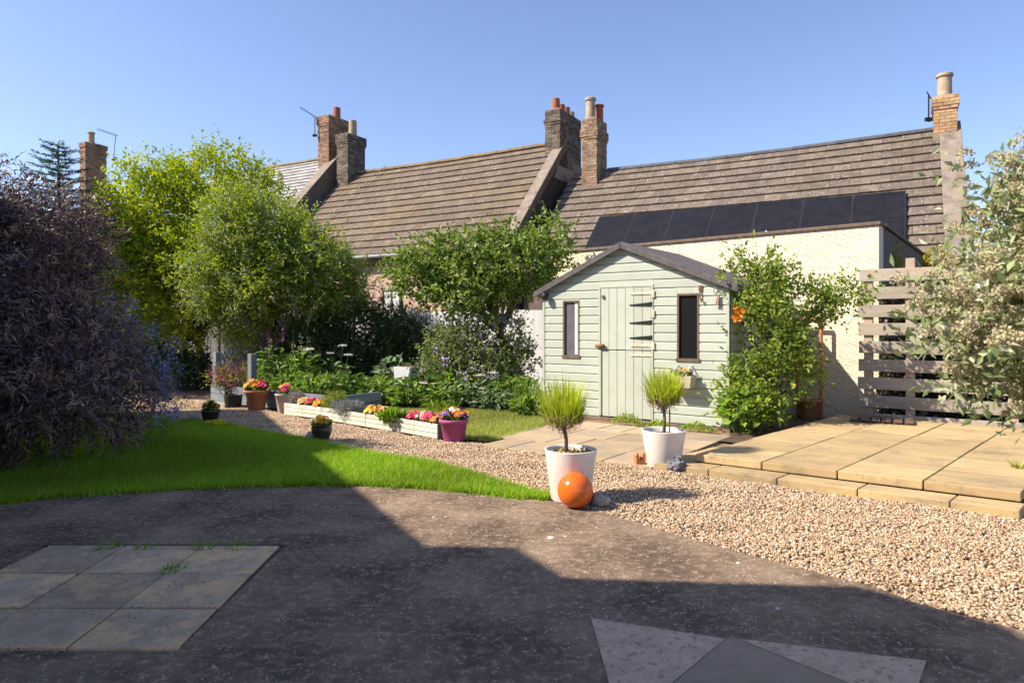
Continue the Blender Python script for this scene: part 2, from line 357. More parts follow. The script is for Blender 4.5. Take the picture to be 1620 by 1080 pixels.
grassblades('lawn_grass', lawn_poly, 14500, .052, .0034, GC, 0, 'bright green mown grass of the front lawn', lawn_near + lawn_far)
grassblades('back_lawn_grass', backlawn_poly, 6500, .045, .0036, [(.13, .15, .03), (.16, .17, .045), (.10, .14, .025), (.19, .17, .07)], -.004, 'dry yellowish grass behind the white troughs')

# pebbles
def pebbles(poly, dens):
    P = scatter(poly, dens); n = len(P)
    base = np.array([[1, 0, 0], [0, 1, 0], [-1, 0, 0], [0, -1, 0], [0, 0, 1], [0, 0, -1]], float)
    S = (.0060 + .0050 * rng.random((n, 1))) * np.array([1.25, .95, .72]) * (.75 + .5 * rng.random((n, 3)))
    V = base[None] * S[:, None, :] * (.8 + .4 * rng.random((n, 6, 1)))
    V += .3 * S[:, None, :] * rng.normal(size=(n, 6, 3)) * .6
    a = rng.random(n) * 6.283; ca, sa = np.cos(a), np.sin(a); t = rng.normal(size=n) * .35; ct, st_ = np.cos(t), np.sin(t)
    x, y, z = V[..., 0].copy(), V[..., 1].copy(), V[..., 2].copy()
    y, z = y * ct[:, None] - z * st_[:, None], y * st_[:, None] + z * ct[:, None]
    V[..., 0] = x * ca[:, None] - y * sa[:, None] + P[:, 0:1]; V[..., 1] = x * sa[:, None] + y * ca[:, None] + P[:, 1:2]
    und = .006 * np.sin(P[:, 0] * 7 + 1.3 * np.sin(P[:, 1] * 5)) + .004 * np.sin(P[:, 1] * 13)
    V[..., 2] = z - .008 + (und + .010 * rng.random(n))[:, None]
    f = np.array([[0, 1, 4], [1, 2, 4], [2, 3, 4], [3, 0, 4], [1, 0, 5], [2, 1, 5], [3, 2, 5], [0, 3, 5]])
    Fc = (f[None] + 6 * np.arange(n)[:, None, None]).reshape(-1, 3)
    pal = np.array([(.45, .32, .20), (.40, .27, .16), (.54, .41, .28), (.33, .225, .14), (.50, .33, .18), (.62, .53, .41), (.24, .175, .125), (.43, .30, .21), (.48, .35, .22)])
    Cc = pal[rng.integers(0, len(pal), n)] * (.75 + .5 * rng.random((n, 1)))
    o = npmesh('gravel', V.reshape(-1, 3), Fc, K['pebble'], None, np.repeat(Cc, 6, 0), smooth=True)
    return tag(o, 'loose tan and pink pea gravel of the path', 'gravel', kind='stuff')
pebbles(gravel_poly, 6600)

# raised terrace of sandstone slabs with a lower course along its front and left side
TU = np.array([.801, -.598]); TV = np.array([.694, .72]); T0 = np.array([1.66, 6.19])
terr = tag(bpy.data.objects.new('terrace', None), kind='structure'); link(terr)
def tslab(name, a0, a1, b0, b1, z0, z1, jit=.003):
    pts = [T0 + TU * a + TV * b for a, b in ((a0, b0), (a1, b0), (a1, b1), (a0, b1))]
    d = random.uniform(-jit, jit)
    MB().hexa([(x, y, z0) for x, y in pts] + [(x, y, z1 + d) for x, y in pts]).build(name, K['terrace'], terr, bevel=.007)
for i in range(4):
    for j in range(7):
        tslab('terrace_slab', i * .594 + .005, (i + 1) * .594 - .005, j * .585 + .0035 if j else -.005, min((j + 1) * .585 - .0035, 3.72), .06, .13)
MB().hexa([(*(T0 + TU * a + TV * b), z) for z in (-.03, .118) for a, b in ((.05, .03), (2.34, .03), (2.34, 3.68), (.05, 3.68))]).build('bedding', K['soil'], terr)
for i, (a0, a1) in enumerate(((-.26, .25), (.25, .82), (.82, 1.41), (1.41, 2.0), (2.0, 2.40))):
    tslab('step_slab', a0 + .004, a1 - .004, -.255, -.012, -.04, .055)
for b0, b1 in ((-.01, .42), (.43, .86)): tslab('step_slab', -.26, -.01, b0, b1, -.04, .055)

# flagstones in front of the shed
SO = np.array(G(860, 653)); SR = np.array(G(1155, 680)); SU = (SR - SO) / np.linalg.norm(SR - SO); SV = np.array([-SU[1], SU[0]]); SRZ = math.atan2(SU[1], SU[0])
SW = float(np.linalg.norm(SR - SO))
pav = tag(bpy.data.objects.new('paved_path', None), kind='structure'); link(pav)
pav.location = (SO[0], SO[1], 0); pav.rotation_euler = (0, 0, SRZ)
MB().box(.72, 2.95, -2.66, -.42, -.045, -.012).build('bedding', K['soil'], pav)
yy = [-2.66, -2.12, -1.56, -.98, -.46]
for j in range(4):
    xs = [.74, 1.30 + .12 * (j % 2), 1.86 - .1 * (j % 2), 2.42, 2.93]
    if j == 0: xs[0] = .95
    for i in range(4):
        MB().box(xs[i] + .006, xs[i + 1] - .006, yy[j] + .006, yy[j + 1] - .006, -.03, .012 + random.uniform(-.004, .004)).build('flagstone', K['shedflag'], pav, bevel=.006)

# ------------------------------------------------------------------ houses
HA = math.atan2(-.503, .864)
PITCH = {}
def roof_tiles(parent, name, s0, s1, tr, zr, te, ze, wd, courses, m, limit=300, sag=0.0, hide=None, skip=None):
    """individual tiles on the garden slope; rows past the limit stay real geometry in one part"""
    run, rise = tr - te, zr - ze; L = math.hypot(run, rise); a = math.atan2(rise, run); g = L / courses
    n = int(round((s1 - s0) / wd)); wd = (s1 - s0) / n
    tb = MB().hexa([(.003, 0, .010), (wd - .003, 0, .010), (wd - .003, g + .06, -.024), (.003, g + .06, -.024),
                    (.003, 0, .054), (wd - .003, 0, .054), (wd - .003, g + .06, .000), (.003, g + .06, .000)])
    full = tb.mesh(name, m); hb = MB(); h = wd / 2
    hb.hexa([(.003, 0, .010), (h - .003, 0, .010), (h - .003, g + .06, -.024), (.003, g + .06, -.024), (.003, 0, .054), (h - .003, 0, .054), (h - .003, g + .06, 0), (.003, g + .06, 0)])
    half = hb.mesh(name, m)
    items = []
    for k in range(courses):
        x = s0; odd = k % 2
        lst = [(s0 + i * wd, full, wd) for i in range(n)] if not odd else [(s0, half, h)] + [(s0 + h + i * wd, full, wd) for i in range(n - 1)] + [(s1 - h, half, h)]
        for x, me, ww in lst:
            q = (k + 1) * g / L; dz = -sag * math.sin(math.pi * min(1, max(0, (x - s0) / (s1 - s0)))) * (1 - .6 * q)
            p = (x, tr - run * q, zr - rise * q + dz)
            wx = p[0] * .864 + p[1] * .503; wy = -p[0] * .503 + p[1] * .864
            items.append((math.hypot(wx, wy) + (100 if hide and hide(x + ww / 2, q) else 0), p, me, ww))
    items.sort(key=lambda i: i[0]); rest = MB()
    for r, (d, p, me, ww) in enumerate(items):
        rot = (a + random.gauss(0, .004), random.gauss(0, .003), random.gauss(0, .003))
        if r < limit:
            o = bpy.data.objects.new(name, me); link(o, parent); o.location = p; o.rotation_euler = rot
        else:
            M4 = Matrix.Translation(p) @ Matrix.Rotation(a, 4, 'X')
            rest.add([M4 @ v.co for v in me.vertices], [tuple(f.vertices) for f in me.polygons])
    if rest.v: tag(rest.build('tiling', m, parent), kind='stuff')

def house_shell(root, s0, s1, tr, zr, te, ze, wallm, back=3.3):
    """walls with gables; te is the eave on the garden side"""
    tw = te + .22; tb = tr + back; pit = (zr - ze) / (tr - te); zw = zr - pit * (tr - tw) - .22
    wall = MB().extrude([(s0 + .02, tw, -.1), (s0 + .02, tb, -.1), (s0 + .02, tb, zw), (s0 + .02, tr, zr - .24), (s0 + .02, tw, zw)], (s1 - s0 - .04, 0, 0)).build('wall', wallm, root)
    roof = MB().hexa([(s0, te + .06, ze - .12), (s1, te + .06, ze - .12), (s1, tr, zr - .22), (s0, tr, zr - .22),
                      (s0, te + .06, ze - .05), (s1, te + .06, ze - .05), (s1, tr, zr - .15), (s0, tr, zr - .15)]).build('roof', K['deck'], root)
    MB().hexa([(s0, tr, zr - .2), (s1, tr, zr - .2), (s1, tb + .2, zr - .2 - pit * (back + .2)), (s0, tb + .2, zr - .2 - pit * (back + .2)),
               (s0, tr, zr - .02), (s1, tr, zr - .02), (s1, tb + .2, zr - .02 - pit * (back + .2)), (s0, tb + .2, zr - .02 - pit * (back + .2))]).build('rear_slope', K['dark_render'], roof)
    return wall, roof

def ridge_caps(roof, s0, s1, tr, zr, m, ln=.45, sag=0.0, r=.12):
    n = int((s1 - s0) / ln); ln = (s1 - s0) / n
    prof = [(0, math.cos(t) * r, math.sin(t) * r * .8 - .03) for t in np.linspace(math.radians(-15), math.radians(195), 9)]
    me = MB().extrude([(0, y, z) for _, y, z in prof][::-1], (ln - .008, 0, 0)).mesh('ridge_tile', m)
    for i in range(n):
        o = bpy.data.objects.new('ridge_tile', me); link(o, roof)
        x = s0 + i * ln; o.location = (x, tr, zr + .02 - sag * math.sin(math.pi * (i + .5) / n)); o.rotation_euler = (random.gauss(0, .02), random.gauss(0, .006) + sag * math.pi / (s1 - s0) * math.cos(math.pi * (i + .5) / n), 0)

def skew(root, s0, s1, tr, zr, te, ze, lift, m, cope=None):
    """gable parapet that stands proud of the roof slope"""
    def P(s, t, dz): return (s, t, zr - (zr - ze) / (tr - te) * (tr - t) + dz)
    b = MB(); zb = -3.0
    b.hexa([P(s0, te - .12, -1.2), P(s1, te - .12, -1.2), P(s1, tr, -1.2), P(s0, tr, -1.2), P(s0, te - .12, lift), P(s1, te - .12, lift), P(s1, tr, lift), P(s0, tr, lift)])
    o = b.build('gable_parapet', m, root)
    if cope:
        MB().hexa([P(s0 - .03, te - .16, lift + .003), P(s1 + .03, te - .16, lift + .003), P(s1 + .03, tr, lift + .003), P(s0 - .03, tr, lift + .003),
                   P(s0 - .03, te - .16, lift + .06), P(s1 + .03, te - .16, lift + .06), P(s1 + .03, tr, lift + .06), P(s0 - .03, tr, lift + .06)]).build('coping', cope, o, bevel=.012)
    return o

def chimney(root, s0, s1, t0, t1, z0, z1, bm, pots, label=None, corbel=(0, 1, 2), corbel2=(5,), indiv=True, cap=True):
    ch = MB().box(s0 + .008, s1 - .008, t0 + .008, t1 - .008, z0, z1 - .02).build('chimney', K['mortar'], root)
    if label: ch['label'] = label
    hgt = .075; n = int((z1 - z0) / hgt); bl, bd, bh = .225, .102, .066
    src = MB().box(0, 1, 0, bd, 0, bh).mesh('brick', bm); rest = MB()
    for k in range(n):
        z = z1 - (k + 1) * hgt
        off = .04 if k in corbel else (.02 if k in corbel2 or k == max(corbel) + 1 else 0)
        for face in range(4):
            ln = (s1 - s0 if face % 2 == 0 else t1 - t0) + 2 * off; p = -(bl / 2 if (k + face) % 2 else 0)
            while p < ln - .02:
                a, b_ = max(p, 0), min(p + bl, ln); p += bl
                if b_ - a < .03: continue
                j = random.gauss(0, .0035); L = b_ - a - .009
                if face == 0: loc, rz = (s0 - off + a, t0 - off + j, z), 0
                elif face == 1: loc, rz = (s1 + off + j, t0 - off + a, z), math.pi / 2
                elif face == 2: loc, rz = (s1 + off - a, t1 + off, z), math.pi
                else: loc, rz = (s0 - off, t1 + off - a, z), -math.pi / 2
                if face < 2 and indiv:
                    o = bpy.data.objects.new('brick', src); link(o, ch); o.location = loc
                    o.rotation_euler = (random.gauss(0, .008), random.gauss(0, .006), rz + random.gauss(0, .008)); o.scale = (L, 1, 1)
                else:
                    M4 = Matrix.Translation(loc) @ Matrix.Rotation(rz, 4, 'Z') @ Matrix.Diagonal((L, 1, 1, 1))
                    rest.add([M4 @ v.co for v in src.vertices], [tuple(f.vertices) for f in src.polygons])
    tag(rest.build('brickwork', bm, ch), kind='stuff')
    if cap: MB().hexa([(s0, t0, z1 - .012), (s1, t0, z1 - .012), (s1, t1, z1 - .012), (s0, t1, z1 - .012), (s0 + .1, t0 + .1, z1 + .05), (s1 - .1, t0 + .1, z1 + .05), (s1 - .1, t1 - .1, z1 + .05), (s0 + .1, t1 - .1, z1 + .05)]).build('flaunching', K['cement'], ch)
    for (ps, pt, r, h, m, rim) in pots:
        pr = [(r * 1.02, -.03), (r, h * .1), (r * .95, h * .86)] + ([(r * 1.16, h * .87), (r * 1.16, h * .97), (r * 1.0, h)] if rim else [(r * .95, h)]) + [(r * .72, h), (r * .68, h * .6)]
        MB().lathe(pr, 20, (ps, pt, z1 + .03)).build('chimney_pot', m, ch, smooth=False)
    return ch

def house(name, label): return thing(name, label, 'house', (0, 0, 0), HA)
def window(root, s0, s1, z0, z1, t, lintel=True):
    f = MB(); y0, y1 = t - .03, t + .08
    MB().box(s0 - .12, s1 + .12, t - .02, t + .1, z1 + .045, z1 + .15).build('lintel', K['post'], root)
    f.box(s0, s0 + .05, y0, y1, z0, z1).box(s1 - .05, s1, y0, y1, z0, z1).box(s0, s1, y0 - .004, y1, z1 - .05, z1 + .04).box(s0 - .06, s1 + .06, y0 - .05, y1, z0 - .05, z0 + .02)
    f.box((s0 + s1) / 2 - .022, (s0 + s1) / 2 + .022, y0 + .004, y1, z0, z1)
    w_ = MB().box(s0 + .03, s1 - .03, t - .012, t - .006, z0, z1).build('window', K['pane_dark'], root)
    f.build('frame', K['dark_wood'], w_)
    MB().box(s0 + .08, (s0 + s1) / 2 - .03, t - .016, t - .0125, z0 + .02, z1 - .07).build('curtain', K['curtain'], w_)
    MB().box((s0 + s1) / 2 + .05, s1 - .06, t - .016, t - .0125, z0 + .02, z1 - .05).build('curtain', K['curtain'], w_)
    return w_

# right-hand house with the long tiled roof
TR = 18.64
h1 = house('tiled_house', 'long low house with grey-brown tiled roof and solar panels behind the shed')
house_shell(h1, -8.7, .62, TR, 5.8, 15.3, 2.6, K['dark_render'])
roof1 = [c for c in h1.children if c.name.startswith('roof')][0]
roof_tiles(roof1, 'roof_tile', -8.7, .66, TR, 5.8, 15.3, 2.6, .40, 14, K['tile'], sag=.05, hide=lambda s, q: (-7.05 < s < -.1 and q > .62) or q > .93)
ridge_caps(roof1, -7.6, .48, TR, 5.8, K['lead'], .9, .05, .10)
skew(h1, .62, .98, TR, 5.8, 15.3, 2.6, .10, K['cement'], K['cement'])
MB().box(.98, 1.02, 15.4, 21.5, -.1, 2.5).build('gable_wall', K['cement'], h1)
MB().extrude([(.985, 15.4, 2.4), (.985, 21.7, 2.4), (.985, TR, 5.55)], (.03, 0, 0)).build('gable_wall', K['dark_render'], h1)
chimney(h1, .48, .93, 18.3, 18.9, 5.3, 6.48, K['brick_y'], [(.70, 18.6, .15, .55, K['pot_buff'], True)], 'buff brick chimney with one tall pot', corbel=(0, 1, 2), corbel2=())
MB().hexa([(.44, 18.25, 4.9), (.97, 18.25, 4.9), (.97, 18.95, 4.9), (.44, 18.95, 4.9), (.46, 18.28, 5.62), (.95, 18.28, 5.62), (.95, 18.92, 5.62), (.46, 18.92, 5.62)]).build('chimney_base', K['cement'], h1)
chimney(h1, -8.2, -7.73, 18.1, 18.85, 5.1, 7.23, K['brick_b'], [(-8.02, 18.32, .14, .62, K['pot_buff'], True), (-7.9, 18.68, .12, .5, K['pot_red'], True)], 'narrow brown brick chimney with two pots', corbel=(4, 5, 6), corbel2=())
MB().box(-8.74, -7.75, 15.2, 15.24, 1.0, 1.02).build('gutter', K['gutter'], h1)

# middle house
h2 = house('stone_house', 'pinkish stone house with brown tiled roof behind the garden fence')
house_shell(h2, -17.95, -9.19, TR, 6.78, 15.3, 3.35, K['pinkwall'])
roof2 = [c for c in h2.children if c.name.startswith('roof')][0]
roof_tiles(roof2, 'roof_tile', -17.95, -9.19, TR, 6.78, 15.3, 3.35, .40, 14, K['tile_m'], sag=.04)
ridge_caps(roof2, -17.4, -9.45, TR, 6.80, K['ridge'], .45, .04, .11)
skew(h2, -9.20, -8.925, TR, 6.78, 15.3, 3.35, .12, K['dark_render'], K['cement'])
MB().extrude([(-8.96, 15.4, -.1), (-8.96, 21.6, -.1), (-8.96, 21.6, 3.2), (-8.96, TR, 6.6), (-8.96, 15.4, 3.3)], (.035, 0, 0)).build('gable_wall', K['dark_render'], h2)
chimney(h2, -9.45, -8.95, 18.2, 19.7, 5.6, 7.71, K['brick_d'], [(-9.2, 18.42, .13, .33, K['pot_red'], False), (-9.2, 18.8, .115, .26, K['pot_red'], False), (-9.2, 19.15, .12, .27, K['pot_red'], False), (-9.2, 19.5, .11, .22, K['pot_buff'], False)],
        'broad sooty chimney with four red pots', corbel=(4,), corbel2=())
MB().hexa([(-9.55, 17.75, 5.55), (-8.9, 17.75, 5.55), (-8.9, 19.8, 5.55), (-9.55, 19.8, 5.55), (-9.46, 18.19, 6.25), (-8.94, 18.19, 6.25), (-8.94, 19.71, 6.25), (-9.46, 19.71, 6.25)]).build('chimney_base', K['cement'], h2)
chimney(h2, -17.85, -17.32, 18.1, 19.0, 5.9, 8.13, K['brick_d'], [(-17.55, 18.6, .15, .55, K['pot_buff'], False)], 'dark sooty chimney with one buff pot', corbel=(0, 1, 2, 3), corbel2=())
gt = MB(); gt.tube([(-17.9, 15.22, 3.30), (-9.4, 15.22, 3.27)], .06, 10); gt.build('gutter', K['gutter'], h2, smooth=True)
MB().box(-17.9, -9.35, 15.30, 15.34, 3.08, 3.30).build('fascia', K['dark_wood'], h2)
window(h2, -13.45, -12.75, 1.72, 2.32, 15.5)
window(h2, -11.15, -10.45, 1.72, 2.32, 15.5)
for i in range(70):
    s, z = random.uniform(-17, -9.6), random.uniform(.6, 3.0)
    if -13.7 < s < -12.5 or -11.4 < s < -10.2: continue
    r = random.uniform(.04, .11); V = MB().lathe([(r * .5, -.03), (r, 0), (r * .85, .025), (r * .4, .04)], 7)
    o = V.build('stone', K['stone'], h2); o.location = (s, 15.52, z); o.rotation_euler = (math.pi / 2, random.random() * 6, 0); o.scale = (1.3, .8, 1)
MB().tube([(-15.9, 18.55, 6.9), (-16.6, 17.4, 5.68), (-16.75, 16.2, 4.42), (-16.9, 15.3, 3.5)], .012, 5).build('cable', K['gutter'], h2)

# slate-roofed house further left
h3 = house('slate_house', 'house with pale slate roof and red brick chimney beyond the stone house')
house_shell(h3, -25.5, -18.2, TR, 7.5, 15.3, 4.0, K['pinkwall'])
roof3 = [c for c in h3.children if c.name.startswith('roof')][0]
roof_tiles(roof3, 'slate', -22.2, -18.5, TR, 7.5, 15.3, 4.0, .30, 23, K['slate'], limit=280, hide=lambda s, q: q > .75)
roof_tiles(roof3, 'slate', -25.5, -22.2, TR, 7.5, 15.3, 4.0, .30, 23, K['slate'], limit=0)
ridge_caps(roof3, -25.4, -18.9, TR, 7.52, K['ridge'], .45, 0, .10)
skew(h3, -18.55, -18.15, TR, 7.5, 15.3, 4.0, .12, K['dark_render'], K['cement'])
MB().extrude([(-18.2, 15.4, -.1), (-18.2, 21.6, -.1), (-18.2, 21.6, 4.0), (-18.2, TR, 7.3), (-18.2, 15.4, 3.9)], (.035, 0, 0)).build('gable_wall', K['dark_render'], h3)
chimney(h3, -18.9, -18.35, 18.2, 19.2, 6.6, 8.97, K['brick_r'], [(-18.6, 18.85, .15, .42, K['pot_red'], False)], 'red brick chimney with one orange pot', corbel=(0, 1, 2, 3), corbel2=(7,))
MB().hexa([(-19.0, 17.8, 6.4), (-18.3, 17.8, 6.4), (-18.3, 19.3, 6.4), (-19.0, 19.3, 6.4), (-18.91, 18.19, 7.0), (-18.34, 18.19, 7.0), (-18.34, 19.21, 7.0), (-18.91, 19.21, 7.0)]).build('chimney_base', K['dark_render'], h3)

# distant house behind the trees, only its chimney shows
Yf = 33.0; xf = AT(128, Yf); zf = HZ(226, Yf)
h4 = thing('far_house', 'distant house showing only a brick chimney above the purple shrub', 'house', (xf, Yf, 0), HA)
MB().extrude([(-7, -3.4, -.1), (-7, 4.8, -.1), (-7, 4.8, 3.4), (-7, .7, zf - 3.2), (-7, -3.4, 3.4)], (8, 0, 0)).build('wall', K['pinkwall'], h4)
r4 = MB().hexa([(-7.1, -3.7, 3.2), (1.1, -3.7, 3.2), (1.1, .7, zf - 3.15), (-7.1, .7, zf - 3.15), (-7.1, -3.7, 3.35), (1.1, -3.7, 3.35), (1.1, .7, zf - 3.0), (-7.1, .7, zf - 3.0)]).build('roof', K['slate'], h4)
MB().hexa([(-7.1, .7, zf - 3.15), (1.1, .7, zf - 3.15), (1.1, 5.1, 3.2), (-7.1, 5.1, 3.2), (-7.1, .7, zf - 3.0), (1.1, .7, zf - 3.0), (1.1, 5.1, 3.35), (-7.1, 5.1, 3.35)]).build('rear_slope', K['slate'], r4)
chimney(h4, -.1, .4, 0, 1.0, zf - 3.6, zf, K['brick_r'], [(.15, .4, .15, .55, K['pot_buff'], True)], None, corbel=(0, 1, 2, 5), corbel2=())

# solar panels
q0, q1 = .555, .93; run, rise = TR - 15.3, 3.2; pa = math.atan2(rise, run)
ords = ['leftmost', 'second from left', 'third from left', 'middle', 'third from right', 'second from right', 'rightmost']
ua = Matrix.Rotation(HA, 4, 'Z')
for i in range(7):
    s = -7.08 + i * 1.003; L = (q1 - q0) * math.hypot(run, rise)
    lab = ['leftmost black solar panel of the row, nearest the narrow brown chimney', 'second black solar panel from the left end of the row', 'third black solar panel from the left end of the row',
           'middle black solar panel of the row of seven', 'black solar panel splashed white with bird droppings at its lower edge', 'second black solar panel from the right end of the row', 'rightmost black solar panel, its edge casting shadow on the tiles'][i]
    p = ua @ Vector((s, TR - run * q1, 5.8 - rise * q1 + .09)); r = thing('solar_panel', lab, 'solar panel', p, 0, 'row of solar panels on the tiled roof')
    r.rotation_euler = (ua @ Matrix.Rotation(pa, 4, 'X')).to_euler()
    MB().box(.012, .983, .012, L - .012, .0, .036).build('glass', K['solar'], r)
    MB().box(0, .012, 0, L, -.01, .04).box(.983, .995, 0, L, -.01, .04).box(.012, .983, 0, .012, -.01, .04).box(.012, .983, L - .012, L, -.01, .04).build('frame', K['solar_frame'], r)
    ln = MB()
    for k in range(1, 12): ln.box(.014, .981, k * L / 12 - .0025, k * L / 12 + .0025, .0362, .0372)
    for k in range(1, 6): ln.box(.014 + k * .161, .017 + k * .161, .014, L - .014, .0375, .038)
    ln.build('cell_lines', K['solar_line'], r)
    MB().box(.1, .14, .2, L - .2, -.085, -.011).box(.85, .89, .2, L - .2, -.085, -.011).build('rail', K['galv'], r)
    if i == 4:
        d = MB()
        for k in range(16):
            x, y = .42 + random.gauss(0, .07), .50 + random.gauss(0, .06); rr = random.uniform(.012, .035)
            d.lathe([(rr, .0385), (rr * .9, .041)], 7, (x, y, 0))
        d.build('bird_lime', K['white_mark'], r)

# TV aerials
def aerial(label, base, mast, boom_dir, n, ln, el=.2):
    r = thing('tv_aerial', label, 'aerial', base)
    top = Vector(mast); MB().tube([(0, 0, 0), top * .25 + Vector((0, 0, .1)), top], .016, 6).build('mast', K['iron'], r)
    d = Vector(boom_dir).normalized(); MB().tube([top - d * .15, top + d * ln], .012, 6).build('boom', K['iron'], r)
    e = MB(); side = d.cross(Vector((0, 0, 1))).normalized() * .6 + Vector((0, 0, .8))
    side = (side - d * side.dot(d)).normalized()
    for k in range(n):
        p = top + d * (ln * (k + .5) / n); hh = el * (.6 if k else 1)
        e.tube([p - side * hh / 2, p + side * hh / 2], .006, 4)
    e.build('elements', K['iron'], r)
    MB().box(-.08, .08, -.03, .03, .02, .1).build('bracket', K['iron'], r)
b = (ua @ Vector((-18.95, 18.1, 8.2))); aerial('dark TV aerial on the red brick chimney of the slate house', b, (0, 0, .75), (-.9, -.2, .55), 6, .6, .3)
Ya = 33.0; p = (AT(170, Ya) + .3, Ya, HZ(255, Ya)); aerial('long-boom TV aerial above the bright green tree, beside the distant chimney', p, (.1, 0, HZ(214, Ya) - p[2]), (-1, 0, .33), 11, .95, .32)
b = (ua @ Vector((.38, 18.28, 5.92))); aerial('short weathered aerial strapped to the buff chimney on the tiled house', b, (0, 0, .62), (-.5, -.4, .3), 2, .12, .12)

# flat-roofed extension with the cream wall
A = Vector((4.89, 9.1)); WD = Vector((-.7399, .6727)); RD = Vector((.6, .8)); ext = thing('flat_roofed_extension', 'cream rendered flat-roofed extension wall behind the shed', 'extension', (A.x, A.y, 0))
Lw, Dw = 5.6, 5.2; lw = Vector((0, 0)); P0 = Vector((0, 0)); P1 = WD * Lw; P2 = WD * Lw + RD * 4.4; P3 = RD * Dw; H = 2.62
b_ = MB()
nx = Vector((.6727, .7399))
def wallseg(name, a, b, thick, z1, m, parent):
    n = Vector((-(b - a).y, (b - a).x)).normalized() * thick
    return MB().hexa([(a.x, a.y, -.05), (b.x, b.y, -.05), ((b + n).x, (b + n).y, -.05), ((a + n).x, (a + n).y, -.05), (a.x, a.y, z1), (b.x, b.y, z1), ((b + n).x, (b + n).y, z1), ((a + n).x, (a + n).y, z1)]).build(name, m, parent)
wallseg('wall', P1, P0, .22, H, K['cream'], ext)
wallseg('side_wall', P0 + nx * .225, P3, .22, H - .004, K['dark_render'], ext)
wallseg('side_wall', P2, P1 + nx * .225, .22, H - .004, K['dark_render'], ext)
def cope(a, b, thick, z, m, parent, over=.03):
    d = (b - a).normalized(); n = Vector((-d.y, d.x)); a2, b2 = a - d * over - n * over, b + d * over - n * over; n = n * (thick + 2 * over)
    MB().hexa([(q.x, q.y, z) for q in (a2, b2, b2 + n, a2 + n)] + [(q.x, q.y, z + .05) for q in (a2, b2, b2 + n, a2 + n)]).build('coping', m, parent, bevel=.01)
cope(P1, P0, .22, H + .002, K['dark_wood'], ext)
cope(P0 + nx * .30, P3, .22, H + .0, K['dark_render'], ext)
MB().add([(q.x, q.y, 2.35) for q in (P0 + nx * .1, P3, P2, P1 + nx * .1)], [(0, 1, 2, 3)]).build('flat_roof', K['felt'], ext)

# the photographer's own house, left of and behind the frame: its eaves throw the long shadow over lawn and driveway
own = thing('rendered_house', 'rendered house beside the driveway whose shadow falls on the lawn', 'house', (0, 0, 0))
EH = 4.2
def block(pts, name):
    pts = ccw(pts); n = len(pts); b = MB().extrude([(x, y, -.05) for x, y in pts], (0, 0, EH - .1)); b.build(name, K['houserender'], own)
    cx_, cy_ = sum(p[0] for p in pts) / n, sum(p[1] for p in pts) / n
    o = 1.0; base = [(x, y, EH - .12) for x, y in pts]; up = [(x, y, EH) for x, y in pts]
    inn = [(cx_ + (x - cx_) * .35, cy_ + (y - cy_) * .35, EH + 1.0) for x, y in pts]
    MB().add(base + up + inn, [tuple(range(n - 1, -1, -1))] + [(i, (i + 1) % n, n + (i + 1) % n, n + i) for i in range(n)] + [(n + i, n + (i + 1) % n, 2 * n + (i + 1) % n, 2 * n + i) for i in range(n)] + [tuple(range(2 * n, 3 * n))]).build('roof', K['tile'], own)
block([(-8.45, 9.6), (-5.2, 3.35), (-5.0, 3.0), (-10, 1.5), (-13, 7.2)], 'wall')
block([(-5.0, 3.12), (-4.55, 3.1), (-4.3, 2.62), (-2.85, 2.5), (-2.45, 2.05), (-2.6, -6), (-12, -6), (-12, 1.4)], 'wall')
# ------------------------------------------------------------------ garden shed (local x along the front, y into the shed)
shed = thing('garden_shed', 'sage green painted wooden garden shed with stable door', 'shed', (SO[0], SO[1], 0), SRZ)
D, EAVE, PK, PX = 1.85, 1.775, 2.36, SW / 2 - .08
BP = .1165
def board(x0, x1, z, h=BP, y=0.0, side=None, gable=None):
    """one weatherboard: face with a hollowed upper edge; gable trims its ends to the roof slope"""
    prof = [(0, 0), (-.020, .004), (-.020, h * .80), (-.008, h * .90), (-.007, h - .001), (0, h - .001)]
    b = MB(); n = len(prof)
    def X(xx, zz, s):
        if not gable: return xx
        zt = z + zz
        if s == 0: return max(xx, PX - (PK - zt) / (PK - EAVE) * (PX + .0)) if zt > EAVE else xx
        return min(xx, PX + (PK - zt) / (PK - EAVE) * (SW - PX)) if zt > EAVE else xx
    if side is None:
        v = [(X(x0, zz, 0), y + yy, z + zz) for yy, zz in prof] + [(X(x1, zz, 1), y + yy, z + zz) for yy, zz in prof]
    else:
        v = [(side - yy, x0, z + zz) for yy, zz in prof] + [(side - yy, x1, z + zz) for yy, zz in prof]
    b.add(v, [tuple(range(n)), tuple(range(2 * n - 1, n - 1, -1))] + [(i, n + i, n + (i + 1) % n, (i + 1) % n) for i in range(n)])
    o = b.build('board', K['shed'], shed)
    return o
WL = (.345, .62, .84, 1.64); DR = (.93, 1.745, .03, 1.80); WR = (2.07, 2.365, .845, 1.695)
z = .03; rows = 0
